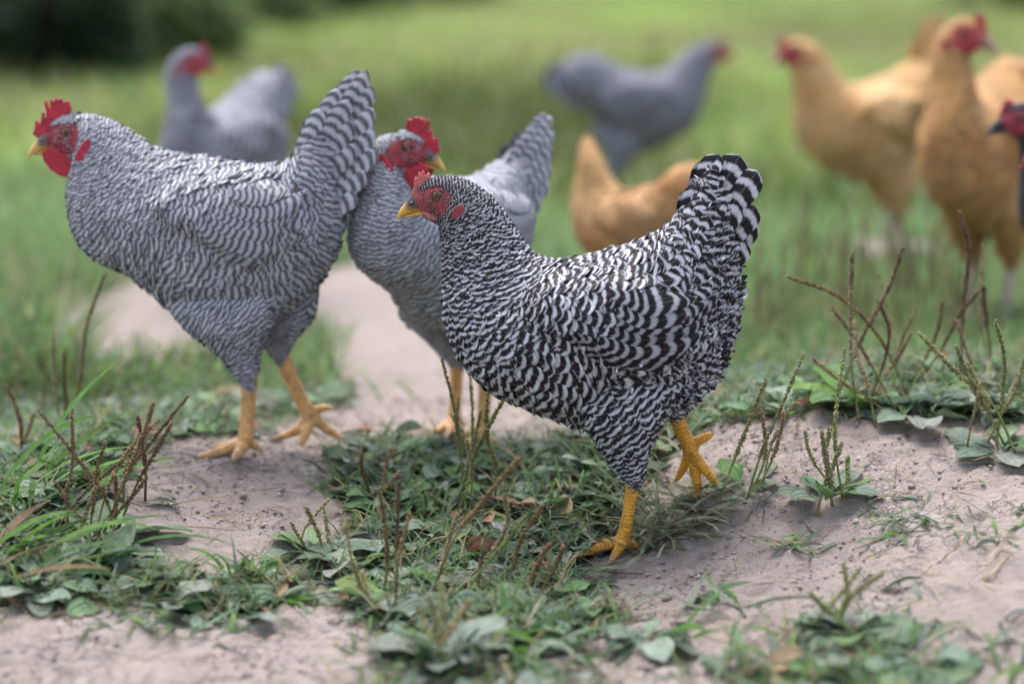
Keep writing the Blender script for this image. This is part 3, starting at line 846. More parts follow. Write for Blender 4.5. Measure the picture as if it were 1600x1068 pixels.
def stand(p, base, dx=30, drop=0.0):
    """plain standing legs taken from the near leg of a profile"""
    p = copy_prof(p)
    l0 = p['legs'][0]
    mir = dict(shank=[(x + dx, y, -yy, r) for x, y, yy, r in l0['shank']], toes=[[(x + dx, y, -yy, r) for x, y, yy, r in t] for t in l0['toes']])
    p['legs'] = [l0, mir]
    t = p['thigh']
    p['thigh2'] = dict(F=[(x + dx * k / 6, y) for k, (x, y) in enumerate(t['F'])], B=[(x + dx * k / 6, y) for k, (x, y) in enumerate(t['B'])], W=t['W'], yc=[-v for v in t['yc']])
    return p

def bird(prof, name, label, cat, group, fmat, anchor_px, anchor_local, heading, sc, gy, voxel=0.003, dens=0.3, dens_n=1.0, comb='S', yaw=0.0,
         leg_col=(0.62, 0.30, 0.02), under=(0.10, 0.10, 0.11), face_col=PINK, comb_col=None, beak=((0.55, 0.33, 0.06), (0.06, 0.055, 0.06)), tint_fn=None, fringe=False,
         tail_parts=True, vent_fluff=0, wat=None, ear=None, width=1.0, persp=False, eye_at=None):
    ox = anchor_local[0]
    X = lambda px: (ox - np.asarray(px, float)) / sc
    zoff = -anchor_local[1] / sc * math.tan(PITCH) if persp else 0.0
    Z = lambda py: (gy - np.asarray(py, float)) / sc / CP + zoff
    comb_col = RED if comb_col is None else comb_col
    cth, sth_ = math.cos(prof['hrot']), math.sin(prof['hrot']); hs = prof['hs']
    ex, ez = prof['eye']
    def H(pts):            # head frame -> picture frame
        p = np.asarray(pts, float) * hs
        return np.stack([ex - (p[..., 0] * cth - p[..., 1] * sth_), ez - (p[..., 0] * sth_ + p[..., 1] * cth)], -1)
    def Hinv(x, z):        # local metres -> head frame
        px = ox - x * sc; py = gy - (z - zoff) * sc * CP
        a, b = ex - px, ez - py
        return (a * cth + b * sth_) / hs, (-a * sth_ + b * cth) / hs
    def LZ(p):
        p = np.asarray(p, float); return np.stack([X(p[..., 0]), Z(p[..., 1])], -1)
    D = LZ(np.vstack([H(HEAD_D), prof['D']])); V = LZ(np.vstack([H(HEAD_V), prof['V']]))
    ins = np.interp(np.arange(len(D)), [0, 5, 9, 13, 17, 19], [0.5, 1.5, 4, 7, 7, 4])[:, None] / sc
    ax_ = D - V; ax_ = ax_ / (np.linalg.norm(ax_, axis=1, keepdims=True) + 1e-9)
    D = D - ax_ * ins * 0.8; V = V + ax_ * ins
    Wd = np.array(list(np.array(HEAD_W) * hs) + [w_ * width for w_ in prof['W']]) / sc
    body = Loft(D, V, Wd, per=8)
    # folded wing: a swelling of the flank with a crisp lower edge
    wp = LZ(prof['wing']); wd2 = np.array([-prof['wdir'][0], -prof['wdir'][1]])
    dist = pdist(wp, body.S[..., 0], body.S[..., 2])
    side = sstep(0.25, 0.6, np.abs(body.S[..., 1]) / (Wd.max() * 0.8))
    bump = sstep(-0.003, 0.008, dist) * side * prof['wbump'] / sc
    body.S[..., 1] += np.sign(body.S[..., 1]) * bump
    body.finish()
    per_ = lambda key: (lambda t: np.interp(t / body.per, *prof[key]) / sc)
    Lt, Wt, Pt_ = per_('L'), per_('WD'), per_('PER')
    step = np.linalg.norm(body.Pt, axis=-1) / Pt_(np.arange(body.n))[:, None]
    PH = np.cumsum(step, 0)
    # yaw of head and upper neck
    ya, i1, i2 = prof['yaw_axis']; yax = float(X(ya))
    def yaw_pts(v, t):
        if not yaw: return v
        a = yaw * (1 - sstep((i1 - 1.0) * body.per, i2 * body.per, t))
        x, y = v[:, 0] - yax, v[:, 1]
        out = v.copy()
        out[:, 0] = yax + x * np.cos(a) - y * np.sin(a); out[:, 1] = x * np.sin(a) + y * np.cos(a)
        return out
    def yaw_head(v): return yaw_pts(v, np.zeros(len(v)))

    root = empty(name)
    tag(root, label, cat, group)
    # -------- body: one skin with legs and toes
    parts = [body.closed()]
    thl = []
    for th in (prof['thigh'], prof['thigh2']):
        sgn = np.sign(th['yc'][0])
        tw_ = np.array(th['W'], float); tw_[0] *= 0.35; tw_[1] *= 0.85
        lo = Loft(LZ(th['F']), LZ(th['B']), tw_ / sc, np.array(th['yc']) / sc * (width if width > 1 else 1), per=6)
        thl.append(lo); parts.append(lo.closed())
        
    legpts, legcol, legr, legarc = [], [], [], []
    NSH, NTO = 110, 70
    LC = np.array(leg_col)
    def p3(q): return [(float(X(a)), c / sc, float(Z(b)) + (c / sc * math.tan(PITCH) if persp else 0.0)) for a, b, c, r in q]
    for lg in prof['legs']:
        rs = [r / sc for *_, r in lg['shank']]
        parts.append(tube(p3(lg['shank']), rs))
        A, _ = catmull(np.column_stack([p3(lg['shank']), rs]), NSH)
        legpts += A[:, :3].tolist(); legr += A[:, 3].tolist(); legcol += [LC] * NSH
        legarc += np.concatenate([[0], np.cumsum(np.linalg.norm(np.diff(A[:, :3], axis=0), axis=1))]).tolist()
        for te in lg['toes']:
            rs = [r / sc for *_, r in te]
            parts.append(tube(p3(te), rs))
            A, _ = catmull(np.column_stack([p3(te), rs]), NTO)
            legpts += A[:, :3].tolist(); legr += A[:, 3].tolist()
            legarc += np.concatenate([[0], np.cumsum(np.linalg.norm(np.diff(A[:, :3], axis=0), axis=1))]).tolist()
            legcol += [LC * (1 if q < NTO * 0.78 else 0.25) + (np.array([0.36, 0.29, 0.23]) * 0.75 if q >= NTO * 0.78 else 0) for q in range(NTO)]
    me = remesh(*join(parts), voxel, 2)
    v = coords(me)
    col = np.tile(np.array(under, float), (len(v), 1))
    fx, fz = Hinv(v[:, 0], v[:, 2])
    fm = sstep(-4, 2, pdist(FACE, fx, fz))[:, None]
    col = col * (1 - fm) + np.array(face_col) * fm
    kd = KDTree(len(legpts))
    for q, p in enumerate(legpts): kd.insert(p, q)
    kd.balance()
    arc = np.full(len(v), -1.0)
    low = np.where(v[:, 2] < Z(min(l['shank'][0][1] for l in prof['legs'])) + 0.02)[0]
    for q in low:
        _, k, d = kd.find(v[q])
        if d < legr[k] * 1.5 + 0.002:
            col[q] = legcol[k]; arc[q] = legarc[k]
    # dried mud on the toes, paler claws
    mud = (arc >= 0) * (1 - sstep(0.006, 0.022, v[:, 2])) * sstep(0.42, 0.62, fbm(v[:, 0] * 130, v[:, 1] * 130 + v[:, 2] * 90, 9, 3))
    col = col * (1 - 0.6 * mud[:, None]) + np.array([0.25, 0.2, 0.17]) * 0.6 * mud[:, None]
    set_col(me, col)
    aa = me.attributes.new('arc', 'FLOAT', 'POINT'); aa.data.foreach_set('value', arc.astype(np.float32))
    if yaw:
        kd2 = KDTree(body.n * body.NT)
        for q, p in enumerate(body.S.reshape(-1, 3)): kd2.insert(p, q)
        kd2.balance()
        tt = np.full(len(v), body.n - 1.0)
        sel = np.where(v[:, 2] > Z(max(prof['D'][8][1], prof['V'][2][1])) - 0.02)[0]
        for q in sel: tt[q] = kd2.find(v[q])[1] // body.NT
        set_coords(me, yaw_pts(v, tt))
    obj('body', me, M['skin'], root)
    # -------- plumage
    pl = Plume()
    rr = lambda t: dens * np.sqrt(Lt(t) * Wt(t))
    def msk(P, t, th):
        a, b = Hinv(P[:, 0], P[:, 2])
        k = ~((pdist(FACE, a, b) > -1 + rng.normal(0, 2.2, len(a))) & (t < 5 * body.per) & (rng.random(len(a)) > 0.035)) & (t > 2)
        k &= t < body.n - 1 - 0.8 * body.per
        k &= ~((a > 26) & (t < 3 * body.per) & (b < 2))
        return k
    t, th, P = poisson(body, rr, int(26000 * dens_n), msk)
    n = len(t)
    F = body.sample(body.Pt, t, th); F /= np.linalg.norm(F, axis=1, keepdims=True)
    lowf = 0.5 * (fbm(P[:, 0] * 22 + 9, P[:, 2] * 22 + P[:, 1] * 15, 5, 2) - 0.5)
    ph = body.sample(PH, t, th) + lowf * np.interp(t / body.per, [0, 6, 11], [0.5, 1.0, 2.0])
    L, Wf, Pe = Lt(t), Wt(t), Pt_(t)
    wd = pdist(wp, P[:, 0], P[:, 2]); inw = (wd > -0.004) & (np.abs(P[:, 1]) > 0.35 * Wd.max())
    wf3 = np.array([wd2[0], 0, wd2[1]])
    F[inw] = F[inw] * 0.15 + wf3 * 0.85
    ph[inw] = (P[inw, 0] * wd2[0] + P[inw, 2] * wd2[1]) / Pe[inw] + lowf[inw] * 2.5
    L = np.where(inw, L * 0.85, L); Wf = np.where(inw, Wf * 0.8, Wf); 
    L = L * rng.uniform(0.85, 1.18, n)
    fa, fb = Hinv(P[:, 0], P[:, 2]); br_ = (pdist(FACE, fa, fb) > 1) & (t < 5 * body.per)
    L = np.where(br_, L * 0.7, L); Wf = np.where(br_, Wf * 0.22, Wf)
    F = F + 0.14 * rng.standard_normal((n, 3))
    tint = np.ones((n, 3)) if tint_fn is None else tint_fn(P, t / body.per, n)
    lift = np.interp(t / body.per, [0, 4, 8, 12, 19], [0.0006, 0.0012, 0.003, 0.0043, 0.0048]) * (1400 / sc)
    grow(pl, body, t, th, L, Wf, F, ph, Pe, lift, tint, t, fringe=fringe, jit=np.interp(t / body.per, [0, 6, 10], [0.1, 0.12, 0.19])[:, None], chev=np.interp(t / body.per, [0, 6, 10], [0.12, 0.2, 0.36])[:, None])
    if vent_fluff:
        k = rng.random(n * 4) < 1
        tq = rng.uniform(13.5 * body.per, 18 * body.per, vent_fluff); hq = 32 + rng.normal(0, 9, vent_fluff)
        F2 = body.sample(body.Pt, tq, hq); F2 /= np.linalg.norm(F2, axis=1, keepdims=True)
        F2 = F2 + 0.5 * rng.standard_normal((vent_fluff, 3))
        o1 = np.ones(vent_fluff)
        grow(pl, body, tq, hq, o1 * 27 / sc * rng.uniform(0.6, 1.3, vent_fluff), o1 * 2.0 / sc, F2, body.sample(PH, tq, hq), o1 * 18 / sc, o1 * 11 / sc, np.ones((vent_fluff, 3)) * 1.25, tq, rows=4, jit=0.3)
    bt = body.n - 1.0
    for lo in thl:
        e = [0, len(prof['thigh']['F']) - 1]
        Lh = lambda q: np.interp(q / lo.n, [0, 0.5, 0.8, 1], [44, 38, 24, 16]) / sc
        Wh = lambda q: np.interp(q / lo.n, [0, 0.5, 0.8, 1], [28, 25, 16, 10]) / sc
        Pp = lambda q: np.interp(q / lo.n, [0, 0.5, 0.8, 1], [16, 14, 8, 6]) / sc * (prof['PER'][1][6] / 17.5)
        t2, th2, P2 = poisson(lo, lambda q: dens * np.sqrt(Lh(q) * Wh(q)), int(7000 * dens_n), lambda P, t, th: (np.abs(P[:, 1]) > 0.012) & (t > 0.07 * lo.n), 0)
        F2 = lo.sample(lo.Pt, t2, th2); F2 /= np.linalg.norm(F2, axis=1, keepdims=True)
        upper = np.clip(1.3 - t2 / lo.n * 1.7, 0, 1)[:, None]
        F2 = F2 + np.array([-0.9, 0, -0.1]) * upper + 0.18 * rng.standard_normal(F2.shape)
        st_ = np.cumsum(np.linalg.norm(lo.Pt, axis=-1) / Pp(np.arange(lo.n))[:, None], 0)
        ph2 = lo.sample(st_, t2, th2)
        up1 = upper[:, 0]
        ph2 = ph2 - P2[:, 0] * up1 * 0.9 / Pp(t2)
        tin = np.ones((len(t2), 3)) if tint_fn is None else tint_fn(P2, np.full(len(t2), 14.0), len(t2))
        grow(pl, lo, t2, th2, Lh(t2), Wh(t2), F2, ph2, Pp(t2), np.full(len(t2), 0.004), tin, np.full(len(t2), bt), fringe=fringe, jit=0.2, chev=0.34)
    po = obj('plumage', pl.mesh('plumage', yaw_pts), M[fmat], root)
    po['kind'] = 'stuff'
    # -------- long wing feathers, each by itself
    flat = body.S.reshape(-1, 3)
    def nearest(px, sgn):
        p = LZ(px)
        d = np.hypot(flat[:, 0] - p[0], flat[:, 2] - p[1]) + 10 * (flat[:, 1] * sgn <= 0)
        q = int(np.argmin(d)); return q // body.NT, q % body.NT, flat[q]
    if tail_parts:
        for sgn in (1, -1):
            for k, (a, b) in enumerate(prof['wfeathers']):
                ti, tj, p = nearest(a, sgn); p2 = LZ(b); p1 = LZ(a)
                f = np.array([[p2[0] - p1[0], 0, p2[1] - p1[1]]]); ln = np.linalg.norm(f)
                q = Plume(); one = np.ones(1)
                tn = np.ones((1, 3)) * 0.8 if tint_fn is None else tint_fn(p[None], np.array([12.0]), 1) * 0.6
                grow(q, body, one * float(ti), one * float(tj), one * ln * 1.02, one * 24 / sc, f, one * rng.random(), one * (prof['PER'][1][6] * 0.95) / sc, one * (5 - 0.3 * k) / sc, tn, one * bt, rows=12, cols=5, base=(6.5 + 0.9 * (len(prof['wfeathers']) - k)) / sc, chev=0.35)
                obj('wing_feather', q.mesh('wing_feather'), M[fmat], root)
    # -------- tail feathers, each by itself
    for sgn in (1, -1):
        for k, (a, b, w_, y0, y1) in enumerate(prof['tail']):
            a3, b3 = LZ(a), LZ(b)
            jz = (0, 0) if sgn > 0 else (10 / sc + rng.normal(0, 2 / sc), -12 / sc + rng.normal(0, 2 / sc))
            tn = (1, 1, 1) if tint_fn is None else tint_fn(np.array([[a3[0], 0, a3[1]]]), np.array([19.0]), 1)[0]
            arr = big_feather((a3[0], sgn * y0 / sc, a3[1]), (b3[0] + jz[0], sgn * y1 / sc, b3[1] + jz[1]), w_ / sc, (0.15, sgn, 0.2), prof['tperiod'] / sc, phase=rng.random(), bend=0.03, seed=float(rng.random()), tint=tn)
            feather_obj('tail_feather', arr, M[fmat], root)
    # -------- head furniture
    def sy(p2):            # half width of the head at a head-frame point
        q = LZ(H(p2)); m = flat[: body.per * 7 * body.NT]
        d = np.hypot(m[:, 0] - q[0], m[:, 2] - q[1]) + 10 * (m[:, 1] <= 0)
        return float(m[int(np.argmin(d)), 1])
    px = hs / sc
    fine = 0.0007 if voxel < 0.0028 else (0.0011 if voxel < 0.0035 else 0.0018)
    def put(nm, me, colr, mat):
        v = coords(me); set_coords(me, yaw_head(v))
        c = colr(v) if callable(colr) else np.tile(np.array(colr, float), (len(v), 1))
        set_col(me, c)
        return obj(nm, me, M[mat], root)
    CO, WA, EA = (COMB_S, WAT_S, EAR_S) if comb == 'S' else (COMB_L, WAT_L, EAR_L)
    th_c = (2.6 if comb == 'S' else 3.6) * px
    cz = LZ(H([(25, 30)]))[0][1]
    put('comb', plate(LZ(H(CO)), -th_c, th_c, fine, 2), comb_col, 'flesh')
    for sgn in (1, -1):
        yb = (sy((10, -30)) if comb == 'S' else sy((4, -30))) * 0.8
        tw = (3.5 if comb == 'S' else 4.0) * px
        if wat is not False:
            put('wattle', plate(LZ(H(WA)), sgn * (yb - tw), sgn * (yb + tw), fine, 5), comb_col, 'flesh')
        ye = sy((-31, -26))
        if ear is not False:
            put('earlobe', plate(LZ(H(EA)), sgn * (ye - 3 * px), sgn * (ye + 5.0 * px), fine, 5), np.array(face_col) * 0.9 if comb == 'S' else comb_col, 'flesh')
        # eye
        yy = sy((0, 0)); R = 9.2 * px
        nu, nv = 20, 12
        ph_ = np.linspace(0, math.pi, nv); az = np.arange(nu) / nu * 2 * math.pi
        sp = np.stack([np.sin(ph_)[:, None] * np.cos(az), np.cos(ph_)[:, None] * np.ones(nu) * sgn, np.sin(ph_)[:, None] * np.sin(az)], -1).reshape(-1, 3)
        rad = np.tile(np.sin(ph_)[:, None], (1, nu)).ravel() * 1.12
        rad = np.where(np.repeat(np.cos(ph_), nu) < 0, 1.0, rad)
        ec = LZ(H([(0, 0)]))[0]
        ev = sp * R * np.array([1, 0.75, 0.95]) + np.array([ec[0], sgn * (yy - 3.2 * px), ec[1]])
        ii, jj = np.meshgrid(np.arange(nv - 1), np.arange(nu), indexing='ij')
        eq = np.stack([ii * nu + jj, ii * nu + (jj + 1) % nu, (ii + 1) * nu + (jj + 1) % nu, (ii + 1) * nu + jj], -1).reshape(-1, 4)
        eo = obj('eye', mk_mesh('eye', yaw_head(ev), eq, {'rad': ('FLOAT', rad)}), M['eye'], root)
        # eyelid ring
        a = np.linspace(0, 2 * math.pi, 15)[:-1]
        ring = [(ec[0] + math.cos(q) * 9.0 * px * 1.08, sgn * (yy + 0.6 * px - 1.2 * px * abs(math.cos(q))), ec[1] + math.sin(q) * 7.4 * px) for q in a]
        v1, q1, t1 = tube(ring + ring[:1], [1.7 * px] * (len(ring) + 1), k=6, per=3)
        lm = mk_mesh('eyelid', yaw_head(v1), [q1, t1]); set_col(lm, np.tile(np.array(face_col) * 0.75, (len(lm.vertices), 1)))
        obj('eyelid', lm, M['skin'], eo)
    # beak: two mandibles
    up = Loft(LZ(H([(32, 1), (40, -4), (48, -11), (56, -21), (61.5, -31), (64, -39)])), LZ(H([(16, -25), (27, -27), (38, -29.5), (49, -33), (58, -37.5), (63.5, -42)])), np.array([11, 9.5, 8, 5.5, 3, 1.0]) * px, per=5)
    lo_ = Loft(LZ(H([(18, -24), (30, -27), (42, -30.5), (53, -35)])), LZ(H([(20, -33), (32, -35), (44, -36.5), (54, -37.5)])), np.array([8.5, 7, 5, 1.5]) * px, per=5)
    yel, drk = np.array(beak[0]), np.array(beak[1])
    def bcol(v):
        a, b = Hinv(v[:, 0], v[:, 2])
        d = sstep(58, 44, a + 0.9 * (b + 30)) if False else 1 - sstep(40, 55, a - 0.55 * (b + 20))
        d = d * sstep(-29, -19, b + 0.12 * (a - 40))
        c = yel * (1 - d[:, None]) + drk * d[:, None]
        fl = (1 - sstep(30, 39, a - 0.25 * (b + 10)))[:, None] * sstep(-26, -20, b)[:, None]
        return c * (1 - fl) + np.array(face_col) * 0.8 * fl
    for nm, lf in (('upper_beak', up), ('lower_beak', lo_)):
        v, q, t3 = lf.closed()
        c = bcol(v)
        bm_ = mk_mesh(nm, yaw_head(v), [q, t3]); set_col(bm_, c)
        bo = obj(nm, bm_, M['horn'], root)
        ub = bo if nm == 'upper_beak' else ub
    for sgn in (1, -1):    # nostril
        nc = LZ(H([(40.5, -13.5)]))[0]
        d = np.hypot(up.S[..., 0] - nc[0], up.S[..., 2] - nc[1]) + 10 * (up.S[..., 1] <= 0)
        yn = up.S.reshape(-1, 3)[int(np.argmin(d)), 1]
        o1, o2 = LZ(H([(44, -15.5), (37, -11.5)]))
        v1, q1, t1 = tube([(o1[0], sgn * (yn - 0.5 * px), o1[1]), (nc[0], sgn * (yn - 0.2 * px), nc[1]), (o2[0], sgn * (yn + 0.6 * px), o2[1])], [0.8 * px, 2.6 * px, 0.8 * px], k=8)
        nm_ = mk_mesh('nostril', yaw_head(v1), [q1, t1]); set_col(nm_, np.tile([0.11, 0.07, 0.065], (len(nm_.vertices), 1)))
        obj('nostril', nm_, M['horn'], ub)
    # -------- stand it on the ground
    ca, sa = math.cos(heading), math.sin(heading)
    if eye_at is None:
        g = ground_at(*anchor_px)
        ay = anchor_local[1] / sc
        root.location = (g[0] + ay * sa, g[1] - ay * ca, g[2])
    else:
        e = yaw_head(np.array([[*LZ(H([(0, 0)]))[0][[0]], 0.0, LZ(H([(0, 0)]))[0][1]]]))[0]
        epx, Y = eye_at
        wy = Y + e[0] * sa + e[1] * ca
        zz = float(hgt(0, Y))
        for _ in range(3):
            dep = wy * CP - (zz + e[2] - CAM_Z) * SP
            wx = (epx - 800) / FPX * dep
            rx = wx - (e[0] * ca - e[1] * sa)
            zz = float(hgt(rx, Y))
        root.location = (rx, Y, zz + 0.004)
        print('EYE', label[:30], epx, round(534 - FPX * (wy * SP + (zz + e[2] - CAM_Z) * CP) / dep), 'foot', round(534 - FPX * (Y * SP + (zz - CAM_Z) * CP) / (Y * CP - (zz - CAM_Z) * SP)))
    root.rotation_euler = (0, 0, heading)
    return root

def sc_at(px, py, dz=0.2, dy=0.0):
    g = ground_at(px, py)
    return FPX / ((g[1] + dy) * CP + (CAM_Z - g[2] - dz) * SP)

PI = math.pi
R_ = math.radians
GRP_B = 'barred chickens on the path'
GRP_Y = 'buff chickens at the back'
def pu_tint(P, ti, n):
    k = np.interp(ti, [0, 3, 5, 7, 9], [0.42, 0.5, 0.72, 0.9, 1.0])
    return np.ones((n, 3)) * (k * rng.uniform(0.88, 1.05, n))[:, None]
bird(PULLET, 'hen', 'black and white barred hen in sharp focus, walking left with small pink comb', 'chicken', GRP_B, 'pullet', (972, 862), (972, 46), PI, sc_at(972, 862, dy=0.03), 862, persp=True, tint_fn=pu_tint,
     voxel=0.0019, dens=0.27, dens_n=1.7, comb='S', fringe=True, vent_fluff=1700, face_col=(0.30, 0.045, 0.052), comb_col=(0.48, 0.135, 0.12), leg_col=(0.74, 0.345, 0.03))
def ck_tint(P, ti, n):
    return np.ones((n, 3)) * rng.uniform(0.9, 1.05, (n, 1))
CKW = dict(face_col=(0.26, 0.022, 0.034), leg_col=(0.74, 0.40, 0.15), beak=((0.60, 0.38, 0.10), (0.10, 0.09, 0.10)), under=(0.2, 0.2, 0.22))
bird(COCKEREL, 'rooster', 'pale barred rooster at left with tall red comb and high tail, facing left', 'chicken', GRP_B, 'cockerel', (384, 715), (384, 45), PI, sc_at(384, 715, dy=0.03), 715, persp=True,
     voxel=0.0026, dens=0.30, dens_n=1.0, comb='L', fringe=True, **CKW)
ck2 = pose_tail(stand(pose_neck(COCKEREL, 0.20, (235, 330)), 0), 0.3, (450, 300))
bird(ck2, 'rooster', 'pale barred rooster behind the sharp hen, head turned right with red comb', 'chicken', GRP_B, 'cockerel', None, (384, 45), R_(232), 1440, 715, eye_at=(640, 2.93),
     voxel=0.003, dens=0.34, dens_n=0.7, comb='L', yaw=R_(110), **CKW)
h4 = pose_tail(stand(pose_neck(PULLET, 0.3, (790, 470)), 0), 0.6, (1040, 420))
GKW = dict(comb='S', voxel=0.004, dens=0.42, dens_n=0.35, under=(0.08, 0.08, 0.095), face_col=(0.40, 0.03, 0.05), leg_col=(0.5, 0.3, 0.12))
bird(h4, 'hen', 'grey barred hen behind the left rooster, neck upright and head turned right', 'chicken', GRP_B, 'greyhen', None, (972, 46), R_(244), 1330, 862, eye_at=(303, 4.45), yaw=R_(110), width=0.9, comb_col=(0.36, 0.03, 0.05), **GKW)
h5 = pose_tail(stand(pose_neck(PULLET, -0.22, (790, 470)), 0), 0.95, (1040, 420))
bird(h5, 'hen', 'blurred grey hen far behind, facing right with level tail', 'chicken', GRP_B, 'greyhen', None, (972, 46), R_(10), 1400, 862, eye_at=(1120, 5.8), comb_col=(0.36, 0.03, 0.05), **GKW)
def bf_tint(P, ti, n):
    f = fbm(P[:, 0] * 16 + 3, P[:, 2] * 16 + P[:, 1] * 9, 31, 2)[:, None]
    t = np.array([[0.92, 0.84, 0.72]]) * (1 - f) + np.array([[1.12, 1.16, 1.3]]) * f
    hk = np.interp(ti, [0, 4, 8, 10, 14, 19], [1.05, 1.05, 1.0, 0.95, 0.95, 1.05])[:, None]
    return t * hk * rng.uniform(0.88, 1.12, (n, 1))
def bf6_tint(P, ti, n):
    b = np.interp(ti, [0, 7, 10, 19], [0, 0, 1, 1])[:, None]
    return bf_tint(P, ti, n) * (1 - b + b * np.array([[0.88, 0.78, 0.74]]))
def bf8_tint(P, ti, n):
    return bf_tint(P, ti, n) * np.array([[0.78, 0.70, 0.62]])
BKW = dict(comb='S', voxel=0.004, dens=0.40, dens_n=0.4, under=(0.42, 0.20, 0.06), face_col=(0.42, 0.04, 0.06), leg_col=(0.60, 0.42, 0.38), beak=((0.5, 0.32, 0.2), (0.4, 0.25, 0.17)))
h6 = pose_tail(stand(pose_neck(PULLET, 0.1, (790, 470)), 0), 0.5, (1040, 420))
bird(h6, 'hen', 'small buff hen seen from behind the sharp hen, head turned away', 'chicken', GRP_Y, 'buff', None, (972, 46), R_(140), 1800, 862, eye_at=(918, 3.85), yaw=R_(-45), tint_fn=bf6_tint, **BKW)
h7 = pose_tail(stand(pose_neck(PULLET, -0.07, (790, 470)), 0), -0.15, (1040, 420))
bird(h7, 'hen', 'plump buff hen facing left, far back on the right', 'chicken', GRP_Y, 'buff', None, (972, 46), R_(203), 1300, 862, eye_at=(1236, 4.95), tint_fn=bf_tint, width=1.2, **BKW)
h8 = pose_tail(stand(pose_neck(PULLET, 0.3, (790, 470)), 0), 1.15, (1040, 420))
bird(h8, 'hen', 'tall buff hen at right edge standing upright, head turned right', 'chicken', GRP_Y, 'buff', None, (972, 46), R_(240), 1160, 862, eye_at=(1512, 4.1), yaw=R_(86), tint_fn=bf8_tint, width=0.9, **BKW)
h9 = stand(PULLET, 0)
bird(h9, 'hen', 'black hen with dark beak and red face cut by the right edge', 'chicken', None, 'black', None, (972, 46), R_(180), 1480, 862, eye_at=(1592, 3.3), voxel=0.003, dens=0.36, dens_n=0.5, comb='S',
     under=(0.02, 0.02, 0.025), face_col=(0.36, 0.035, 0.06), comb_col=(0.38, 0.03, 0.05), leg_col=(0.08, 0.08, 0.09), beak=((0.05, 0.055, 0.07), (0.02, 0.022, 0.03)))
h10 = stand(pose_neck(COCKEREL, -0.75, (235, 330), head=-1.0), 0)
bird(h10, 'rooster', 'bird at right edge showing only the points of its red comb', 'chicken', None, 'cockerel', None, (384, 45), R_(180), 1245, 715, eye_at=(1652, 3.0), voxel=0.003, dens=0.36, dens_n=0.5, comb='L', **CKW)

# ------------------------------------------------------------------ plants
def leaf_grid(n, L, Wd, az, phi0, phi1, base, twist, rows=7, cols=3, shape='blade', cup=0.0, wave=0.0):
    """n leaves or blades at once; returns verts (n,nv,3), quads, U, V"""
    s = np.linspace(0, 1, rows)
    if shape == 'blade': wv = np.interp(s, [0, 0.3, 0.7, 1], [0.75, 1, 0.7, 0.06])
    elif shape == 'strap': wv = np.interp(s, [0, 0.2, 0.6, 0.85, 1], [0.35, 0.85, 1.0, 0.6, 0.05])
    else: wv = np.interp(s, [0, 0.12, 0.22, 0.4, 0.6, 0.8, 0.93, 1], [0.10, 0.13, 0.42, 0.92, 1.0, 0.78, 0.42, 0.06])
    u = np.linspace(-1, 1, cols)
    ph = phi0[:, None] + (phi1 - phi0)[:, None] * s[None] ** 1.2
    ds = 1.0 / (rows - 1)
    hx = np.concatenate([np.zeros((n, 1)), np.cumsum(np.sin((ph[:, 1:] + ph[:, :-1]) / 2), 1) * ds], 1) * L[:, None]
    vz = np.concatenate([np.zeros((n, 1)), np.cumsum(np.cos((ph[:, 1:] + ph[:, :-1]) / 2), 1) * ds], 1) * L[:, None]
    d = np.stack([np.cos(az), np.sin(az), np.zeros(n)], -1); sd_ = np.stack([-np.sin(az), np.cos(az), np.zeros(n)], -1)
    up = np.array([0, 0, 1.0])
    nrm = -np.cos(ph)[..., None] * d[:, None] + np.sin(ph)[..., None] * up
    ct, st = np.cos(twist)[:, None, None], np.sin(twist)[:, None, None]
    side = sd_[:, None] * ct + nrm * st
    P = base[:, None, :] + hx[..., None] * d[:, None] + vz[..., None] * up
    w_ = (Wd[:, None] / 2) * wv[None]
    X = w_[:, :, None] * u[None, None]
    lift = cup * np.abs(u)[None, None] ** 1.5 * w_[:, :, None] 
    if wave:
        lift = lift + wave * Wd[:, None, None] * np.sin(s[None, :, None] * 11 + (u[None, None] > 0) * 1.7 + az[:, None, None] * 7) * np.abs(u)[None, None]
    PP = P[:, :, None, :] + X[..., None] * side[:, :, None, :] + lift[..., None] * nrm[:, :, None, :]
    k = np.arange(rows - 1)[:, None] * cols + np.arange(cols - 1)[None, :]
    q = np.stack([k, k + 1, k + cols + 1, k + cols], -1).reshape(-1, 4)
    nv = rows * cols
    U = np.tile(u, rows); V = np.repeat(s, cols)
    Q = (q[None] + (np.arange(n) * nv)[:, None, None]).reshape(-1, 4)
    return PP.reshape(n, nv, 3), Q, U, V

def leaf_mesh(name, PP, Q, U, V, col, clamp=0.0015):
    n, nv, _ = PP.shape
    P = PP.reshape(-1, 3)
    if clamp is not None:
        g = hgt(P[:, 0], P[:, 1]) + hfine(P[:, 0], P[:, 1]) + clamp
        P[:, 2] = np.maximum(P[:, 2], g)
    fv = np.stack([np.tile(U, n), np.tile(V, n), np.repeat(rng.random(n), nv)], -1)
    c = np.repeat(col, nv, 0) if col.ndim == 2 else col.reshape(-1, 3)
    return mk_mesh(name, P, Q, {'fv': ('FLOAT_VECTOR', fv), 'col': ('FLOAT_COLOR', np.column_stack([c, np.ones(len(c))]))})

def base_pts(x, y, dz=-0.002):
    return np.stack([x, y, hgt(x, y) + hfine(x, y) + dz], -1)

def pick(cols, n, jit=0.2):
    c = np.array(cols)[rng.integers(0, len(cols), n)]
    return c * rng.uniform(1 - jit, 1 + jit, (n, 1)) * rng.uniform(0.93, 1.07, (n, 3))

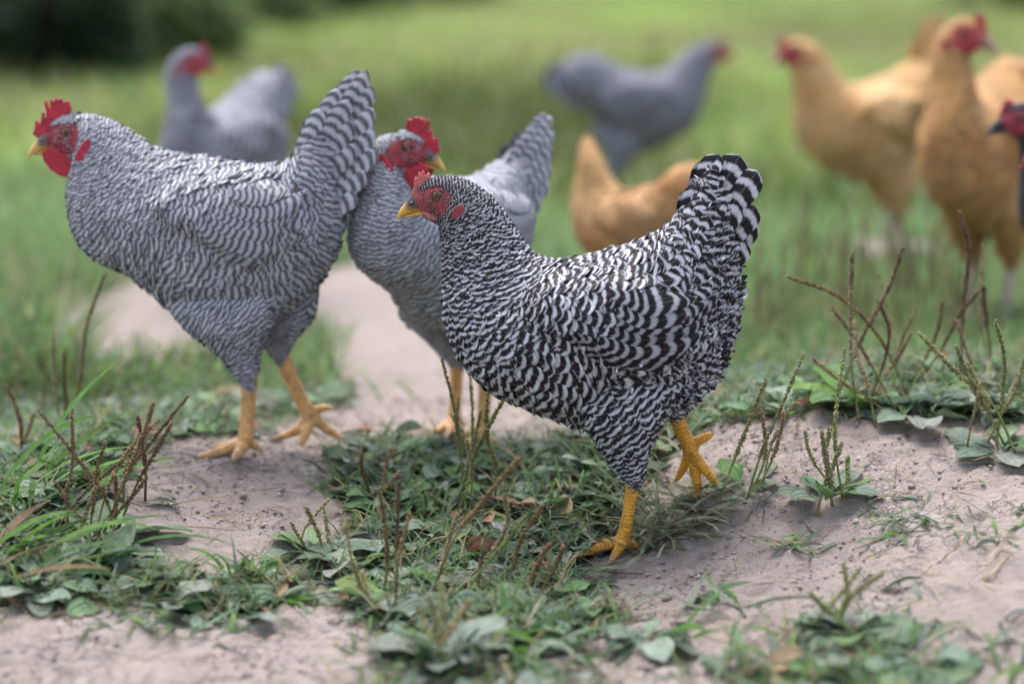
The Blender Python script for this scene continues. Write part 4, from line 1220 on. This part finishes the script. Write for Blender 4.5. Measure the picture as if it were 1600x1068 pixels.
G_COOL = [(0.09, 0.17, 0.055), (0.12, 0.21, 0.08), (0.16, 0.23, 0.12), (0.15, 0.25, 0.065), (0.07, 0.125, 0.05)]
G_LAWN = [(0.125, 0.205, 0.07), (0.16, 0.24, 0.085), (0.20, 0.27, 0.11), (0.10, 0.17, 0.06)]
G_DRY = [(0.30, 0.25, 0.13), (0.22, 0.17, 0.09), (0.36, 0.31, 0.19)]
G_DUST = [(0.14, 0.195, 0.135), (0.18, 0.23, 0.175), (0.11, 0.165, 0.10), (0.22, 0.25, 0.205)]

def scatter(n, x0, x1, y0, y1, f, power=1.0):
    x = rng.uniform(x0, x1, n); y = rng.uniform(y0, y1, n)
    k = rng.random(n) < f(x, y) ** power
    return x[k], y[k]

def in_view(x, y, m=0.25):
    return np.abs(x) < 0.2118 * y * (1 + m) + 0.05

# near turf: low, matted grass
def turf():
    f = lambda x, y: np.clip(cover(x, y) - 0.25, 0, 1) * in_view(x, y)
    x, y = scatter(52000, -0.95, 0.95, 1.95, 3.5, f, 1.3); n = len(x)
    L = rng.uniform(0.018, 0.06, n) * np.clip(0.55 + 0.6 * cover(x, y), 0.5, 1.2)
    PP, Q, U, V = leaf_grid(n, L, rng.uniform(0.0018, 0.0042, n), rng.uniform(0, 2 * PI, n), rng.uniform(0.2, 1.2, n), rng.uniform(1.0, 2.2, n), base_pts(x, y), rng.normal(0, 0.4, n), rows=5, cols=2)
    col = pick(G_COOL + G_DUST[:2], n); dry = rng.random(n) < 0.16; col[dry] = pick(G_DRY, int(dry.sum()))
    tag(obj('turf', leaf_mesh('turf', PP, Q, U, V, col), M['grass']), 'short matted grass and weeds growing beside the bare path', 'grass', kind='stuff')
turf()

def meadow():
    f = lambda x, y: np.clip(cover(x, y) - 0.15, 0, 1) * in_view(x, y)
    x, y = scatter(60000, -1.7, 1.7, 3.3, 6.2, f, 1.2); n = len(x)
    L = rng.uniform(0.03, 0.10, n) * np.where(x < -0.62 * y / 3.5, 1.9, 1.0)
    PP, Q, U, V = leaf_grid(n, L, rng.uniform(0.003, 0.007, n), rng.uniform(0, 2 * PI, n), rng.uniform(0.0, 0.8, n), rng.uniform(0.7, 1.9, n), base_pts(x, y), rng.normal(0, 0.4, n), rows=4, cols=2)
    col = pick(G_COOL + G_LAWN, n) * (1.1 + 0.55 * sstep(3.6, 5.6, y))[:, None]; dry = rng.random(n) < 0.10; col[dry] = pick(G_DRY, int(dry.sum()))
    tag(obj('meadow_grass', leaf_mesh('meadow_grass', PP, Q, U, V, col), M['grass']), 'taller green grass around the birds at the back', 'grass', kind='stuff')
    n0 = 110000
    y = np.sqrt(rng.uniform(5.6 ** 2, 30 ** 2, n0)); x = rng.uniform(-1, 1, n0) * (0.30 * y + 0.3); n = n0
    L = rng.uniform(0.07, 0.2, n); 
    PP, Q, U, V = leaf_grid(n, L, rng.uniform(0.01, 0.022, n), rng.uniform(0, 2 * PI, n), rng.uniform(0.0, 0.6, n), rng.uniform(0.6, 1.6, n), base_pts(x, y), rng.normal(0, 0.4, n), rows=4, cols=2)
    t = np.clip((fbm(x * 0.9, y * 0.5, 91, 3) - 0.35) * 3.3, 0, 1)[:, None]
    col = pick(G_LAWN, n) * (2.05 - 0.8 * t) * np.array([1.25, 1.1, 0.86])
    m2 = fbm(x * 0.55 + 20, y * 0.3, 133, 3)
    k2 = rng.random(n) < np.clip((m2 - 0.5) * 2.2, 0, 0.5)
    col[k2] = pick([(0.30, 0.30, 0.15), (0.36, 0.33, 0.18), (0.26, 0.30, 0.12)], int(k2.sum()))
    dk = np.clip((0.46 - m2) * 4.5, 0, 0.6)[:, None]
    col = col * (1 - dk)
    # a dry band across the lawn and a paler sward behind it
    band = np.exp(-((y - 12.5 - 1.2 * np.sin(x * 1.1)) / 1.8) ** 2) * (0.35 + 0.65 * sstep(-0.8, 0.6, x))
    k = rng.random(n) < band * 0.55
    col[k] = pick(G_DRY, int(k.sum())) * np.array([0.9, 0.95, 0.85])
    tag(obj('lawn', leaf_mesh('lawn', PP, Q, U, V, col), M['grass']), 'blurred green lawn stretching back behind the chickens', 'grass', kind='stuff')
meadow()

# flattened, dusty weed leaves
def weed_mat():
    f = lambda x, y: np.clip(cover(x, y) - 0.45, 0, 1) * in_view(x, y)
    x, y = scatter(15000, -0.85, 0.85, 1.98, 3.4, f, 1.2); n = len(x)
    L = rng.uniform(0.015, 0.055, n)
    PP, Q, U, V = leaf_grid(n, L, L * rng.uniform(0.35, 0.62, n), rng.uniform(0, 2 * PI, n), rng.uniform(0.9, 1.5, n), rng.uniform(1.4, 2.0, n), base_pts(x, y, 0.002 + 0.004 * rng.random(n)), rng.normal(0, 0.35, n), rows=8, cols=5, shape='ovate', cup=0.25, wave=0.06)
    col = pick(G_DUST + G_DUST + G_COOL[1:3], n); br = rng.random(n) < 0.06; col[br] = pick([(0.25, 0.14, 0.09), (0.3, 0.2, 0.12)], int(br.sum()))
    tag(obj('trampled_leaves', leaf_mesh('trampled_leaves', PP, Q, U, V, col, 0.002), M['leaf']), 'dusty grey-green leaves trampled flat on the soil', 'weeds', kind='stuff')
weed_mat()

def straw():
    n = 1500
    x = rng.uniform(-0.7, 0.7, n); y = rng.uniform(2.0, 3.3, n)
    L = rng.uniform(0.015, 0.07, n)
    PP, Q, U, V = leaf_grid(n, L, rng.uniform(0.0009, 0.0022, n), rng.uniform(0, 2 * PI, n), rng.uniform(1.3, 1.6, n), rng.uniform(1.4, 1.75, n), base_pts(x, y, 0.003), rng.normal(0, 0.5, n), rows=4, cols=2)
    tag(obj('straw_litter', leaf_mesh('straw_litter', PP, Q, U, V, pick(G_DRY + [(0.12, 0.085, 0.06)] * 2, n), 0.002), M['grass']), 'bits of dead straw and stem littered on the soil', 'straw', kind='stuff')
straw()

# plantain plants: rosette of broad leaves and seed spikes
octv = np.array([(1, 0, 0), (-1, 0, 0), (0, 1, 0), (0, -1, 0), (0, 0, 1.5), (0, 0, -1.5)], float)
octf = np.array([(0, 2, 4), (2, 1, 4), (1, 3, 4), (3, 0, 4), (2, 0, 5), (1, 2, 5), (3, 1, 5), (0, 3, 5)])
def spike_mesh(b, tip, col, thick=1.0, frac=0.62, droop=0.0):
    b, tip = np.asarray(b, float), np.asarray(tip, float)
    L = np.linalg.norm(tip - b)
    off = rng.normal(0, 0.05, 3) * L
    m1 = b + (tip - b) * 0.35 + off + np.array([0, 0, 0.03 * L]); m2 = b + (tip - b) * 0.7 + off * 0.8 + rng.normal(0, 0.02, 3) * L
    pts = [b, m1, m2, tip]
    if droop: pts[-1] = tip - np.array([0, 0, droop * L])
    A, _ = catmull(np.array(pts), 40)
    v, q, t = tube(A[::3], np.linspace(0.0013, 0.0008, len(A[::3])) * thick, k=5, per=1)
    ns = int(max(20, L * frac / 0.00085))
    s = 1 - frac + frac * (np.arange(ns) + rng.random(ns)) / ns
    k = rng.random(ns) < 0.88; s = s[k]; ns = len(s)
    i = np.clip(s * 39, 0, 38.99); i0 = i.astype(int); f = (i - i0)[:, None]
    c = A[i0] * (1 - f) + A[i0 + 1] * f
    T = A[i0 + 1] - A[i0]; T /= np.linalg.norm(T, axis=1, keepdims=True)
    B = np.cross(T, np.array([0.1, 1, 0.05])); B /= np.linalg.norm(B, axis=1, keepdims=True); N = np.cross(B, T)
    a = np.arange(ns) * 2.4 + rng.normal(0, 0.3, ns)
    r = 0.0015 * thick * np.interp(s, [0, 0.9, 1], [1, 0.95, 0.5])
    out = np.cos(a)[:, None] * B + np.sin(a)[:, None] * N
    sz = 0.00125 * thick * rng.uniform(0.7, 1.25, ns)
    ax = T + 0.35 * out
    loc = octv[None] * sz[:, None, None]
    P = c[:, None] + out[:, None] * r[:, None, None] + loc[..., 0:1] * B[:, None] + loc[..., 1:2] * N[:, None] + loc[..., 2:3] * ax[:, None]
    F = (octf[None] + (np.arange(ns) * 6)[:, None, None] + len(v)).reshape(-1, 3)
    V_ = np.vstack([v, P.reshape(-1, 3)])
    col = np.array(col)
    cc = np.vstack([np.tile(col * np.array([0.9, 1.05, 0.8]), (len(v), 1)), np.repeat(col * rng.uniform(0.65, 1.45, (ns, 1)), 6, 0)])
    return mk_mesh('seed_spike', V_, [q, np.vstack([t, F])], {'col': ('FLOAT_COLOR', np.column_stack([cc, np.ones(len(cc))])), 'fv': ('FLOAT_VECTOR', np.zeros((len(V_), 3)))})

BRN = [(0.14, 0.09, 0.05), (0.17, 0.12, 0.065), (0.20, 0.15, 0.085), (0.11, 0.07, 0.042)]
OLV = [(0.20, 0.185, 0.085), (0.17, 0.18, 0.075), (0.23, 0.19, 0.10)]
def plantain(base_px, tips, label, kind='brown', nleaf=7, leafL=(0.05, 0.10), fresh=0.3, group=None, thick=1.12, up=0.0, spread=0.012, ups=(1.1, 1.5), droop=0.0):
    leafL = (leafL[0] * 0.62, leafL[1] * 0.68); fresh = fresh * 0.7
    g = ground_at(*base_px)
    root = empty('plantain_plant', g)
    tag(root, label, 'plant', group)
    inv = np.array(g)
    for tp in tips:
        Y = g[1] + rng.normal(0, 0.025)
        tip = at_depth(tp[0], tp[1], Y)
        b = g + np.array([rng.normal(0, spread), rng.normal(0, spread), 0]); b[2] = float(hgt(b[0], b[1])) 
        c = pick(BRN if (kind == 'brown' or (kind == 'mixed' and rng.random() < 0.55)) else OLV, 1, 0.12)[0]
        me = spike_mesh(b - inv, tip - inv, c, thick * rng.uniform(0.85, 1.15), frac=rng.uniform(0.55, 0.8), droop=droop)
        obj('seed_spike', me, M['stalk'], root)
    for k in range(nleaf):
        one = np.ones(1); L = rng.uniform(*leafL) * one
        az = (k + rng.uniform(-0.3, 0.3)) / nleaf * 2 * PI * one
        x, y = g[0] + 0.008 * np.cos(az), g[1] + 0.008 * np.sin(az)
        fr = rng.random() < fresh
        p0 = rng.uniform(*ups) - (0.3 if fr else 0)
        PP, Q, U, V = leaf_grid(1, L, L * rng.uniform(0.42, 0.6), az, p0 * one, (p0 + rng.uniform(0.3, 0.8)) * one, base_pts(x, y, 0.004), rng.normal(0, 0.25, 1), rows=12, cols=7, shape='ovate', cup=0.22, wave=0.05)
        col = pick(G_COOL[:4] if fr else G_DUST, 1)
        me = leaf_mesh('leaf', PP, Q, U, V, col, 0.003)
        set_coords(me, coords(me) - inv)
        obj('leaf', me, M['leaf'], root)
    return root

plantain((150, 852), [(60, 640), (112, 640), (165, 690), (216, 700), (240, 628), (250, 655), (268, 660), (294, 618), (150, 760), (85, 750), (180, 740), (230, 745)], 'large plantain clump with many brown seed spikes at lower left', 'brown', 16, (0.08, 0.16), 0.2, spread=0.03)
plantain((92, 690), [(165, 425), (84, 520), (100, 545)], 'tall dark seed stalk rising in the grass below the left rooster', 'brown', 4, thick=1.1)
plantain((722, 800), [(735, 580), (704, 645), (764, 598), (787, 622), (690, 560), (752, 640), (716, 620)], 'clump of tall green seed spikes in front of the second rooster', 'green', 7, (0.05, 0.09), 0.7, spread=0.02)
plantain((492, 868), [(478, 792), (505, 790), (515, 778), (455, 815)], 'little plantain with short spikes on the path left of center', 'green', 8, (0.05, 0.09), 0.2)
plantain((612, 955), [(540, 810), (592, 764), (622, 752), (640, 800), (566, 890)], 'dusty plantain with bent tan spikes in the center foreground', 'mixed', 9, (0.07, 0.13), 0.3, spread=0.02)
plantain((725, 950), [(715, 802), (788, 772), (815, 712), (848, 788), (822, 805), (760, 830)], 'plantain with several tall tan spikes left of the sharp hen\'s foot', 'mixed', 9, (0.06, 0.12), 0.3, spread=0.02)
plantain((835, 950), [(880, 840), (905, 850), (862, 835), (850, 870)], 'drooping brown seed stalks just left of the sharp hen\'s toes', 'brown', 5, (0.05, 0.09), 0.4, droop=0.1)
plantain((1165, 775), [(1198, 592), (1256, 552), (1225, 640), (1240, 630), (1190, 640)], 'plantain with tall brown and olive spikes right of the sharp hen', 'mixed', 6, (0.05, 0.1), 0.3, thick=1.1)
plantain((1290, 782), [(1258, 672), (1284, 672), (1297, 668), (1316, 690), (1320, 545), (1325, 712)], 'leafy green plantain with short green spikes on the bare mound', 'green', 11, (0.05, 0.09), 0.6, thick=1.2, ups=(0.9, 1.4))
plantain((1565, 700), [(1436, 520), (1494, 540), (1512, 565), (1555, 500), (1600, 560), (1530, 600)], 'plantain with olive spikes fanning out near the right edge', 'green', 8, (0.06, 0.12), 0.5)
plantain((1345, 640), [(1230, 432), (1332, 390), (1336, 500), (1412, 385), (1300, 480), (1372, 470), (1425, 520), (1270, 560)], 'clump of tall brown spikes behind the bare mound', 'brown', 8, (0.06, 0.13), 0.3, spread=0.04)
plantain((1480, 610), [(1472, 470), (1500, 330), (1530, 455), (1495, 500)], 'brown spikes rising before the tall buff hen', 'brown', 7, (0.06, 0.12), 0.3, spread=0.03)
plantain((1335, 995), [(1318, 878), (1345, 885), (1380, 895), (1265, 925)], 'blurred weed with olive spikes in the right foreground', 'green', 11, (0.06, 0.11), 0.2, spread=0.02)
plantain((690, 1045), [(668, 930), (690, 905), (735, 935), (655, 950)], 'blurred broad-leaved plant at the bottom center', 'mixed', 9, (0.06, 0.11), 0.7, ups=(0.5, 1.2))
plantain((40, 720), [(22, 630), (8, 600), (52, 645)], 'thin brown stalks in the grass by the left edge', 'brown', 5, (0.05, 0.1), 0.5)
plantain((600, 790), [(566, 706), (612, 700), (625, 735)], 'two brown stalks leaning by the path left of the green spikes', 'brown', 6, (0.05, 0.09), 0.4)
plantain((205, 790), [(215, 650), (235, 665)], 'dark stalks leaning behind the lower left plantain clump', 'brown', 3, (0.05, 0.08), 0.4)
plantain((250, 915), [], 'flattened grey-green leaf rosette between the clump and the bright tuft', 'brown', 10, (0.05, 0.09), 0.15, spread=0.03)
plantain((60, 930), [], 'dusty flat leaves under the long grass at the lower left edge', 'brown', 10, (0.05, 0.09), 0.15, spread=0.03)
plantain((540, 890), [], 'dusty broad leaves lying just right of the little plantain', 'brown', 8, (0.06, 0.11), 0.15, spread=0.02)
plantain((1010, 1010), [], 'blurred flat leaf rosette at the bottom right of center', 'brown', 10, (0.05, 0.09), 0.15, spread=0.03)
plantain((1440, 655), [], 'grey-green leaves flattened on the top of the mound', 'brown', 8, (0.07, 0.13), 0.1, spread=0.02)
SH = 'brown seed stalk blurred in the grass between the far buff hens'
for k in range(32):
    bx, by = rng.uniform(1185, 1560), rng.uniform(470, 610)
    ht = rng.uniform(110, 220)
    plantain((bx, by), [(bx + rng.normal(0, 13), by - ht), (bx + rng.normal(6, 15), by - ht * 0.7)], SH, 'mixed', 3, (0.05, 0.1), 0.5, group='blurred stalks at right')
for k in range(6):
    bx, by = rng.uniform(20, 130), rng.uniform(560, 690)
    plantain((bx, by), [(bx + rng.normal(0, 15), by - rng.uniform(60, 130))], 'thin brown stalk blurred in the grass by the left edge', 'brown', 3, (0.05, 0.1), 0.5, group='blurred stalks at left')

# single grass tufts on the path
def tuft(px, py, n, Lr, label, cols, phi=(0.3, 1.2), phe=(1.0, 2.0), wd=(0.0025, 0.005), az=None, r=0.01, group=None, name='grass_tuft', shape='strap'):
    g = ground_at(px, py)
    x = g[0] + rng.normal(0, r, n); y = g[1] + rng.normal(0, r, n)
    a = rng.uniform(0, 2 * PI, n) if az is None else rng.normal(az[0], az[1], n)
    PP, Q, U, V = leaf_grid(n, rng.uniform(*Lr, n), rng.uniform(*wd, n), a, rng.uniform(*phi, n), rng.uniform(*phe, n), base_pts(x, y), rng.normal(0, 0.5, n), rows=9, cols=3, shape=shape, cup=0.3)
    root = empty(name, g)
    tag(root, label, 'grass', group)
    cs = pick(cols, n); q1 = Q[: len(Q) // n]
    for k in range(n):
        me = leaf_mesh('blade', PP[k:k + 1], q1, U, V, cs[k:k + 1], 0.002)
        set_coords(me, coords(me) - g)
        obj('blade', me, M['grass'], root)
FR = [(0.09, 0.20, 0.035), (0.12, 0.25, 0.05), (0.07, 0.15, 0.04)]
tuft(368, 915, 34, (0.03, 0.075), 'bright green grass tuft on the path at lower left', FR, (0.2, 1.3), wd=(0.003, 0.006))
tuft(430, 940, 30, (0.03, 0.08), 'flattened green grass beside the bright tuft on the path', FR + G_DUST[:1], (1.0, 1.5), (1.3, 1.9))
tuft(240, 965, 46, (0.03, 0.07), 'flattened grey-green grass patch at lower left of the path', G_COOL + G_DUST, (1.0, 1.5), (1.3, 1.9), r=0.03)
tuft(330, 975, 40, (0.03, 0.07), 'trodden green grass along the lower left path', G_COOL + G_DUST, (1.0, 1.5), (1.3, 1.9), r=0.03)
tuft(1008, 845, 95, (0.04, 0.12), 'heap of dry grass blades lying at the sharp hen\'s foot', [(0.22, 0.25, 0.16), (0.27, 0.28, 0.19), (0.16, 0.21, 0.12), (0.33, 0.30, 0.2)], (0.7, 1.45), (1.3, 1.9), wd=(0.0018, 0.006), r=0.024)
tuft(1085, 800, 60, (0.03, 0.09), 'matted dead grass under the sharp hen\'s raised foot', [(0.22, 0.25, 0.16), (0.30, 0.29, 0.2), (0.16, 0.21, 0.12)], (0.9, 1.5), (1.3, 1.9), wd=(0.002, 0.006), r=0.025)
tuft(1025, 815, 20, (0.05, 0.12), 'thin grey-green blades arching behind the dry grass heap', [(0.2, 0.25, 0.15), (0.26, 0.28, 0.18)], (0.2, 1.1), (0.9, 2.0), r=0.02)
tuft(1240, 850, 16, (0.025, 0.05), 'small grass sprig rooted on the mound below the leafy plantain', G_COOL + G_DUST, (0.8, 1.4), (1.3, 2.0), wd=(0.003, 0.006))
tuft(1420, 815, 40, (0.02, 0.045), 'low grey-green weed patch on the right mound', G_COOL + G_DUST, (0.8, 1.4), (1.3, 2.0), r=0.025)
tuft(1530, 830, 26, (0.02, 0.04), 'sparse low grass near the right edge of the mound', G_COOL + G_DUST, (0.6, 1.4), (1.3, 2.0), r=0.03)
tuft(5, 790, 26, (0.10, 0.2), 'long green grass blades reaching in from the left edge', FR + [(0.13, 0.22, 0.09)], (0.4, 1.2), (1.1, 2.1), wd=(0.005, 0.009), az=(0.2, 0.7), r=0.03)
tuft(5, 900, 18, (0.10, 0.18), 'arching grass blades at the lower left edge', FR + [(0.25, 0.16, 0.08)], (0.6, 1.3), (1.3, 2.1), wd=(0.005, 0.008), az=(0.1, 0.6), r=0.03)
tuft(1500, 905, 9, (0.06, 0.12), 'pale dry stems crossing in the right foreground', [(0.45, 0.36, 0.24)], (1.0, 1.5), (1.2, 1.7), wd=(0.002, 0.003), r=0.02)
tuft(880, 1015, 30, (0.03, 0.07), 'blurred green weed in the foreground below the hen\'s foot', FR + G_DUST, (0.4, 1.3), (1.2, 2.0), wd=(0.005, 0.011), r=0.04)
tuft(1120, 960, 12, (0.05, 0.1), 'blurred green blades lying in the foreground under the hen', FR + G_DUST, (1.0, 1.5), (1.2, 1.7), wd=(0.004, 0.009), r=0.03)
tuft(1420, 1030, 46, (0.03, 0.07), 'blurred grass patch along the bottom right', G_COOL + G_DUST, (0.5, 1.3), (1.2, 2.0), wd=(0.004, 0.008), r=0.06)
tuft(1220, 1055, 40, (0.03, 0.06), 'blurred weeds at the bottom edge right of center', G_COOL + G_DUST, (0.5, 1.3), (1.2, 2.0), wd=(0.004, 0.009), r=0.06)

# ------------------------------------------------------------------ shrubs at the back
M['bark'] = skin_mat('bark', bump=0.6, scale=60, rough=0.9, spec=0.1)
def shrub(px, Y, rx, rz, nl, cols, label, group, ls=(0.05, 0.11)):
    X0 = (px - 800) / FPX * Y
    root = empty('shrub', (X0, Y, float(hgt(X0, Y))))
    tag(root, label, 'shrub', group)
    nst = 7; vs_ = []; lob = []
    for k in range(nst):
        a = k / nst * 2 * PI + rng.normal(0, 0.2); t = rng.uniform(0.5, 0.9)
        e = np.array([math.cos(a) * rx * t * 0.8, math.sin(a) * rx * t * 0.8, rz * rng.uniform(0.7, 1.5)])
        vs_.append(tube([(0.05 * math.cos(a), 0.05 * math.sin(a), -0.05), tuple(e * [0.4, 0.4, 0.5] + rng.normal(0, 0.03, 3)), tuple(e)], [0.03, 0.02, 0.006], k=6, per=3))
        for m in range(5): lob.append((e * rng.uniform(0.45, 1.12) + rng.normal(0, 0.12 * rx, 3), rx * rng.uniform(0.22, 0.42)))
        for m in range(5): lob.append((np.array([e[0] * rng.uniform(0.3, 1.3), e[1] * rng.uniform(0.3, 1.3), rng.uniform(0.05, 0.4)]), rx * rng.uniform(0.2, 0.35)))
    v, q, t = join(vs_)
    tm = mk_mesh('stems', v, [q, t]); set_col(tm, np.tile([0.09, 0.065, 0.045], (len(v), 1)))
    obj('stems', tm, M['bark'], root)
    li = rng.integers(0, len(lob), nl)
    c = np.array([l[0] for l in lob])[li]; r = np.array([l[1] for l in lob])[li]
    d = rng.standard_normal((nl, 3)); d /= np.linalg.norm(d, axis=1, keepdims=True)
    p = c + d * (r * rng.random(nl) ** 0.4)[:, None]; p[:, 2] = np.maximum(p[:, 2], 0.02)
    L = rng.uniform(*ls, nl)
    PP, Q, U, V = leaf_grid(nl, L, L * 0.55, rng.uniform(0, 2 * PI, nl), rng.uniform(0.4, 1.8, nl), rng.uniform(1.0, 2.4, nl), p, rng.normal(0, 0.6, nl), rows=4, cols=3, shape='ovate', cup=0.2)
    obj('crown', leaf_mesh('crown', PP, Q, U, V, pick(cols, nl), None), M['leaf'], root)
DK = [(0.045, 0.085, 0.032), (0.06, 0.11, 0.04), (0.035, 0.06, 0.027)]
MD = [(0.07, 0.14, 0.04), (0.10, 0.18, 0.05), (0.05, 0.10, 0.03)]
M2 = [(0.13, 0.20, 0.06), (0.17, 0.24, 0.085), (0.10, 0.155, 0.05)]
shrub(40, 10.4, 0.8, 1.1, 6000, DK, 'dark dense shrub at the upper left corner', 'shrubs behind the lawn')
shrub(230, 12.0, 0.6, 0.9, 4500, DK[:2] + MD, 'dark shrub right of the corner shrub, behind the left rooster', 'shrubs behind the lawn')
shrub(130, 10.6, 0.35, 0.35, 1500, M2, 'low bright weed bush in front of the dark corner shrub', 'shrubs behind the lawn')
shrub(290, 11.4, 0.35, 0.3, 1500, M2, 'low weed bush on the lawn behind the left rooster\'s head', 'shrubs behind the lawn')
shrub(-150, 11.0, 0.8, 1.0, 3000, DK, 'dark shrub just beyond the upper left corner', 'shrubs behind the lawn')
shrub(345, 15.5, 0.7, 0.8, 4000, MD + M2, 'lighter green shrub above the grey hen at upper left', 'shrubs behind the lawn')
shrub(520, 18.0, 0.8, 0.6, 4000, M2, 'small mid-green shrub above the left rooster\'s tail', 'shrubs behind the lawn')
shrub(690, 21.0, 0.7, 0.5, 3000, M2, 'pale green bush above the second rooster at the top', 'shrubs behind the lawn')
shrub(1600, 19.5, 0.8, 0.7, 3000, M2, 'mid-green shrub at the upper right corner', 'shrubs behind the lawn')
